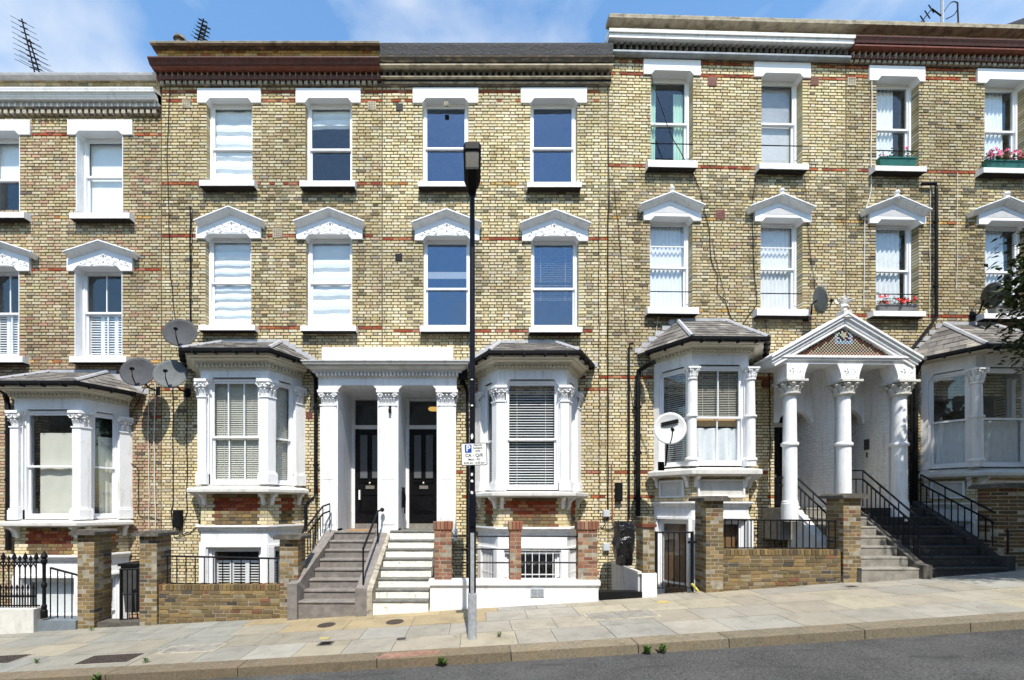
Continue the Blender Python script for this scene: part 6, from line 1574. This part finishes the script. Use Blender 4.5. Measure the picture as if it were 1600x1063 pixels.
def flowerbox(label, fr, x0, x1, y0, y1, v, ma, nfl, petal, nl, hl):
    a, b = fr.u(x0, v), fr.u(x1, v); zt, zb = fr.z(x0, y0, v), fr.z(x0, y1, v)
    t = thing('window_box', label, 'window box', fr, ((a+b)/2, v, zb), 'window boxes')
    m = MB(); m.add([(a+.03, v+.02, zb), (b-.03, v+.02, zb), (b-.03, v+.16, zb), (a+.03, v+.16, zb), (a, v, zt), (b, v, zt), (b, v+.18, zt), (a, v+.18, zt)], [(3, 2, 1, 0), (0, 1, 5, 4), (1, 2, 6, 5), (2, 3, 7, 6), (3, 0, 4, 7)])
    m.box(a-.012, b+.012, v-.012, v+.0, zt-.03, zt+.005); m.build('trough', ma, t)
    m = MB(); m.box(a+.01, b-.01, v+.01, v+.17, zt-.03, zt-.015); m.build('soil', 'soil', t)
    m = MB()
    for i in range(nl):
        p = (R.uniform(a, b), v+R.uniform(-.04, .16), zt+abs(R.gauss(0, .4))*hl); an = R.uniform(0, 6.28); m.tint = tuple(q*R.uniform(1.6, 4) for q in (1, 1, .7))
        leafquad(m, p, (math.cos(an), math.sin(an)*.7-.3, R.uniform(-.3, .8)), (0, 0, 1), R.uniform(.05, .09), R.uniform(.03, .055))
    m.build('foliage', 'leaf', t, kind='stuff')
    m = MB()
    for i in range(nfl):
        c = (R.uniform(a, b), v+R.uniform(-.06, .10), zt+R.uniform(.1, 1)*hl)
        for k in range(9):
            an = R.uniform(0, 6.28); leafquad(m, (c[0]+R.uniform(-.025, .025), c[1]+R.uniform(-.025, .025), c[2]+R.uniform(-.02, .02)), (math.cos(an), -.5, math.sin(an)), (0, -1, .3), .055, .05)
    if nfl: m.build('flowers', petal, t, kind='stuff')
flowerbox('green trough with sparse plants on the top floor sill', F1, 1375, 1433, 245, 257, -.10, 'planter_green', 3, 'petal_pink', 60, .26)
flowerbox('trough overflowing with pink and red flowers at the top right window', F1, 1543, 1625, 250, 261, -.12, 'planter_green', 26, 'petal_pink', 380, .28)
flowerbox('grey trough of bright red geraniums above the gabled portico', F1, 1374, 1434, 475, 487, -.08, 'planter_grey', 15, 'petal_red', 170, .22)
flowerbox('trough with a few red flowers behind the tree branch', F1, 1556, 1620, 477, 489, -.10, 'planter_grey', 6, 'petal_red', 90, .2)
# spiky plant and rubbish in the front areas
x, y = px(703, -.6), -.6; z = zpx(850, -.6)-1.0; m = MB()
sp = thing('yucca_plant', 'dark spiky plant behind the left red pier beside the drainpipe', 'plant', F0, (x, y, z-.6))
m.tube([(x, y, z-.6), (x+.02, y, z+1.0), (x, y, z+1.25)], .04, 6); m.build('stem', 'bark', sp)
m = MB()
for i in range(46):
    an = R.uniform(0, 6.28); el = R.uniform(-.4, 1.2); m.tint = (.7, .8, .6)
    leafquad(m, (x, y, z+1.15+R.uniform(-.2, .2)), (math.cos(an)*math.cos(el), math.sin(an)*math.cos(el), math.sin(el)), (0, 0, 1), R.uniform(.28, .45), .035)
m.build('leaves', 'leaf', sp, kind='stuff')
# black sheet wrapped round something on the side panel
m = MB(); a0, a1 = F0.u(963, -1.0), F0.u(994, -1.0); n = 14; k = 12; vs_ = []
zt, zb = F0.z(980, 815, -1.0), F0.z(980, 884, -1.0)
for j in range(k+1):
    t = j/k
    for i in range(n):
        an = 2*math.pi*i/n; rr = 1+.22*noise.noise(Vector((math.cos(an)*2, math.sin(an)*2, t*5)))+.1*math.sin(an*5+t*9)*.5; cl = .78+.3*math.sin(t*2.4)
        vs_.append(((a0+a1)/2+(a1-a0)/2*math.cos(an)*rr*cl, -.85+.22*math.sin(an)*rr*cl, zb+(zt-zb)*t))
m.add(vs_, [(j*n+i, j*n+(i+1) % n, (j+1)*n+(i+1) % n, (j+1)*n+i) for j in range(k) for i in range(n)]+[tuple(range(n)), tuple(k*n+i for i in range(n))])
m.build('wrapped_sheet', 'black_bag', None, fr=F0, base=((a0+a1)/2, -.85, zb), label='bundle wrapped in shiny black plastic behind the grey boarded panel', cat='bundle')
t = thing('wheelie_bin', 'dark wheelie bin standing behind the left middle-rail gate', 'bin', F0, (px(206, -1.2), -1.2, -1.4))
a, b = px(198, -1.2), px(222, -1.2); zt = zpx(883, -1.2)
m = MB(); m.add([(a+.05, -1.3, zt-1.0), (b-.05, -1.3, zt-1.0), (b-.05, -.95, zt-1.0), (a+.05, -.95, zt-1.0), (a, -1.36, zt), (b, -1.36, zt), (b, -.9, zt), (a, -.9, zt)], [(3, 2, 1, 0), (0, 1, 5, 4), (1, 2, 6, 5), (2, 3, 7, 6), (3, 0, 4, 7), (4, 5, 6, 7)]); m.build('body', 'dish_grey', t)
m = MB(); m.box(a-.03, b+.03, -1.40, -.88, zt, zt+.05); m.build('lid', 'black_plastic', t)
for q in (a+.03, b-.03): m = MB(); m.tube([(q-.03, -.93, zt-.98), (q+.03, -.93, zt-.98)], .1, 12); m.build('wheel', 'black_plastic', t)

# ------------------------------------------------------------------ street tree just outside the frame on the right
tx, ty = 12.7, -3.6; tz = zg(tx, ty)
tr = thing('street_tree', 'dark leafy tree reaching in from the right edge', 'tree', F0, (tx, ty, tz))
m = MB(); m.tube(smoothpts([(tx, ty, tz-.2), (tx+.05, ty-.05, tz+1.5), (tx-.05, ty-.3, tz+3.2), (tx-.2, ty-.8, tz+5.0), (tx-.1, ty-1.3, tz+7.5)]), [.20-.008*i for i in range(17)], 10); m.build('trunk', 'bark', tr)
LOBES = [((15.0, -3.6, 8.2), (2.3, 1.5, 2.6), 9000), ((14.2, -6.2, 9.5), (2.6, 1.6, 2.6), 8000), ((11.7, -5.0, 7.3), (2.4, 1.3, 2.1), 17000), ((12.6, -5.1, 9.6), (2.2, 1.3, 2.2), 13000), ((10.3, -3.0, 5.6), (1.05, .5, .95), 3000), ((10.25, -2.7, 6.6), (.5, .35, .6), 300), ((10.4, -2.9, 4.75), (.7, .4, .35), 330)]
for (c, r, n) in LOBES:
    base_ = (tx-.12, ty-.6, tz+3.2+(c[2]-6)*.3); m = MB(); mid_ = tuple((base_[i]+c[i])/2+(.3 if i == 2 else 0) for i in range(3))
    m.tube(smoothpts([base_, mid_, c, (c[0]-r[0]*.6, c[1], c[2]+.2)]), [.10-.0062*i for i in range(13)], 7); m.build('limb', 'bark', tr)
for (c, r, n) in LOBES:
    m = MB(); k = 0
    cl = []
    for i in range(max(8, n//40)):
        while True:
            p = Vector((R.uniform(-1, 1), R.uniform(-1, 1), R.uniform(-1, 1)))
            if p.length < 1: break
        cl.append(Vector((c[0]+p.x*r[0], c[1]+p.y*r[1], c[2]+p.z*r[2])))
    tw_ = MB()
    for q in cl: tw_.tube([c, ((q.x+c[0])/2+R.uniform(-.1, .1), (q.y+c[1])/2, (q.z+c[2])/2+.08), q], [.016, .009, .004], 4)
    tw_.build('twigs', 'bark', tr, kind='stuff')
    for i in range(n):
        q = R.choice(cl)+Vector((R.gauss(0, .2), R.gauss(0, .17), R.gauss(0, .17))); an = R.uniform(0, 6.28)
        g = R.uniform(.5, 1.8); m.tint = (g*R.uniform(.8, 1.5), g, g*.8)
        leafquad(m, q, (math.cos(an), math.sin(an), R.uniform(-.9, .3)), (R.uniform(-.4, .4), R.uniform(-.4, .4), 1), R.uniform(.10, .16), R.uniform(.05, .075))
    m.build('crown', 'leaf', tr, kind='stuff')
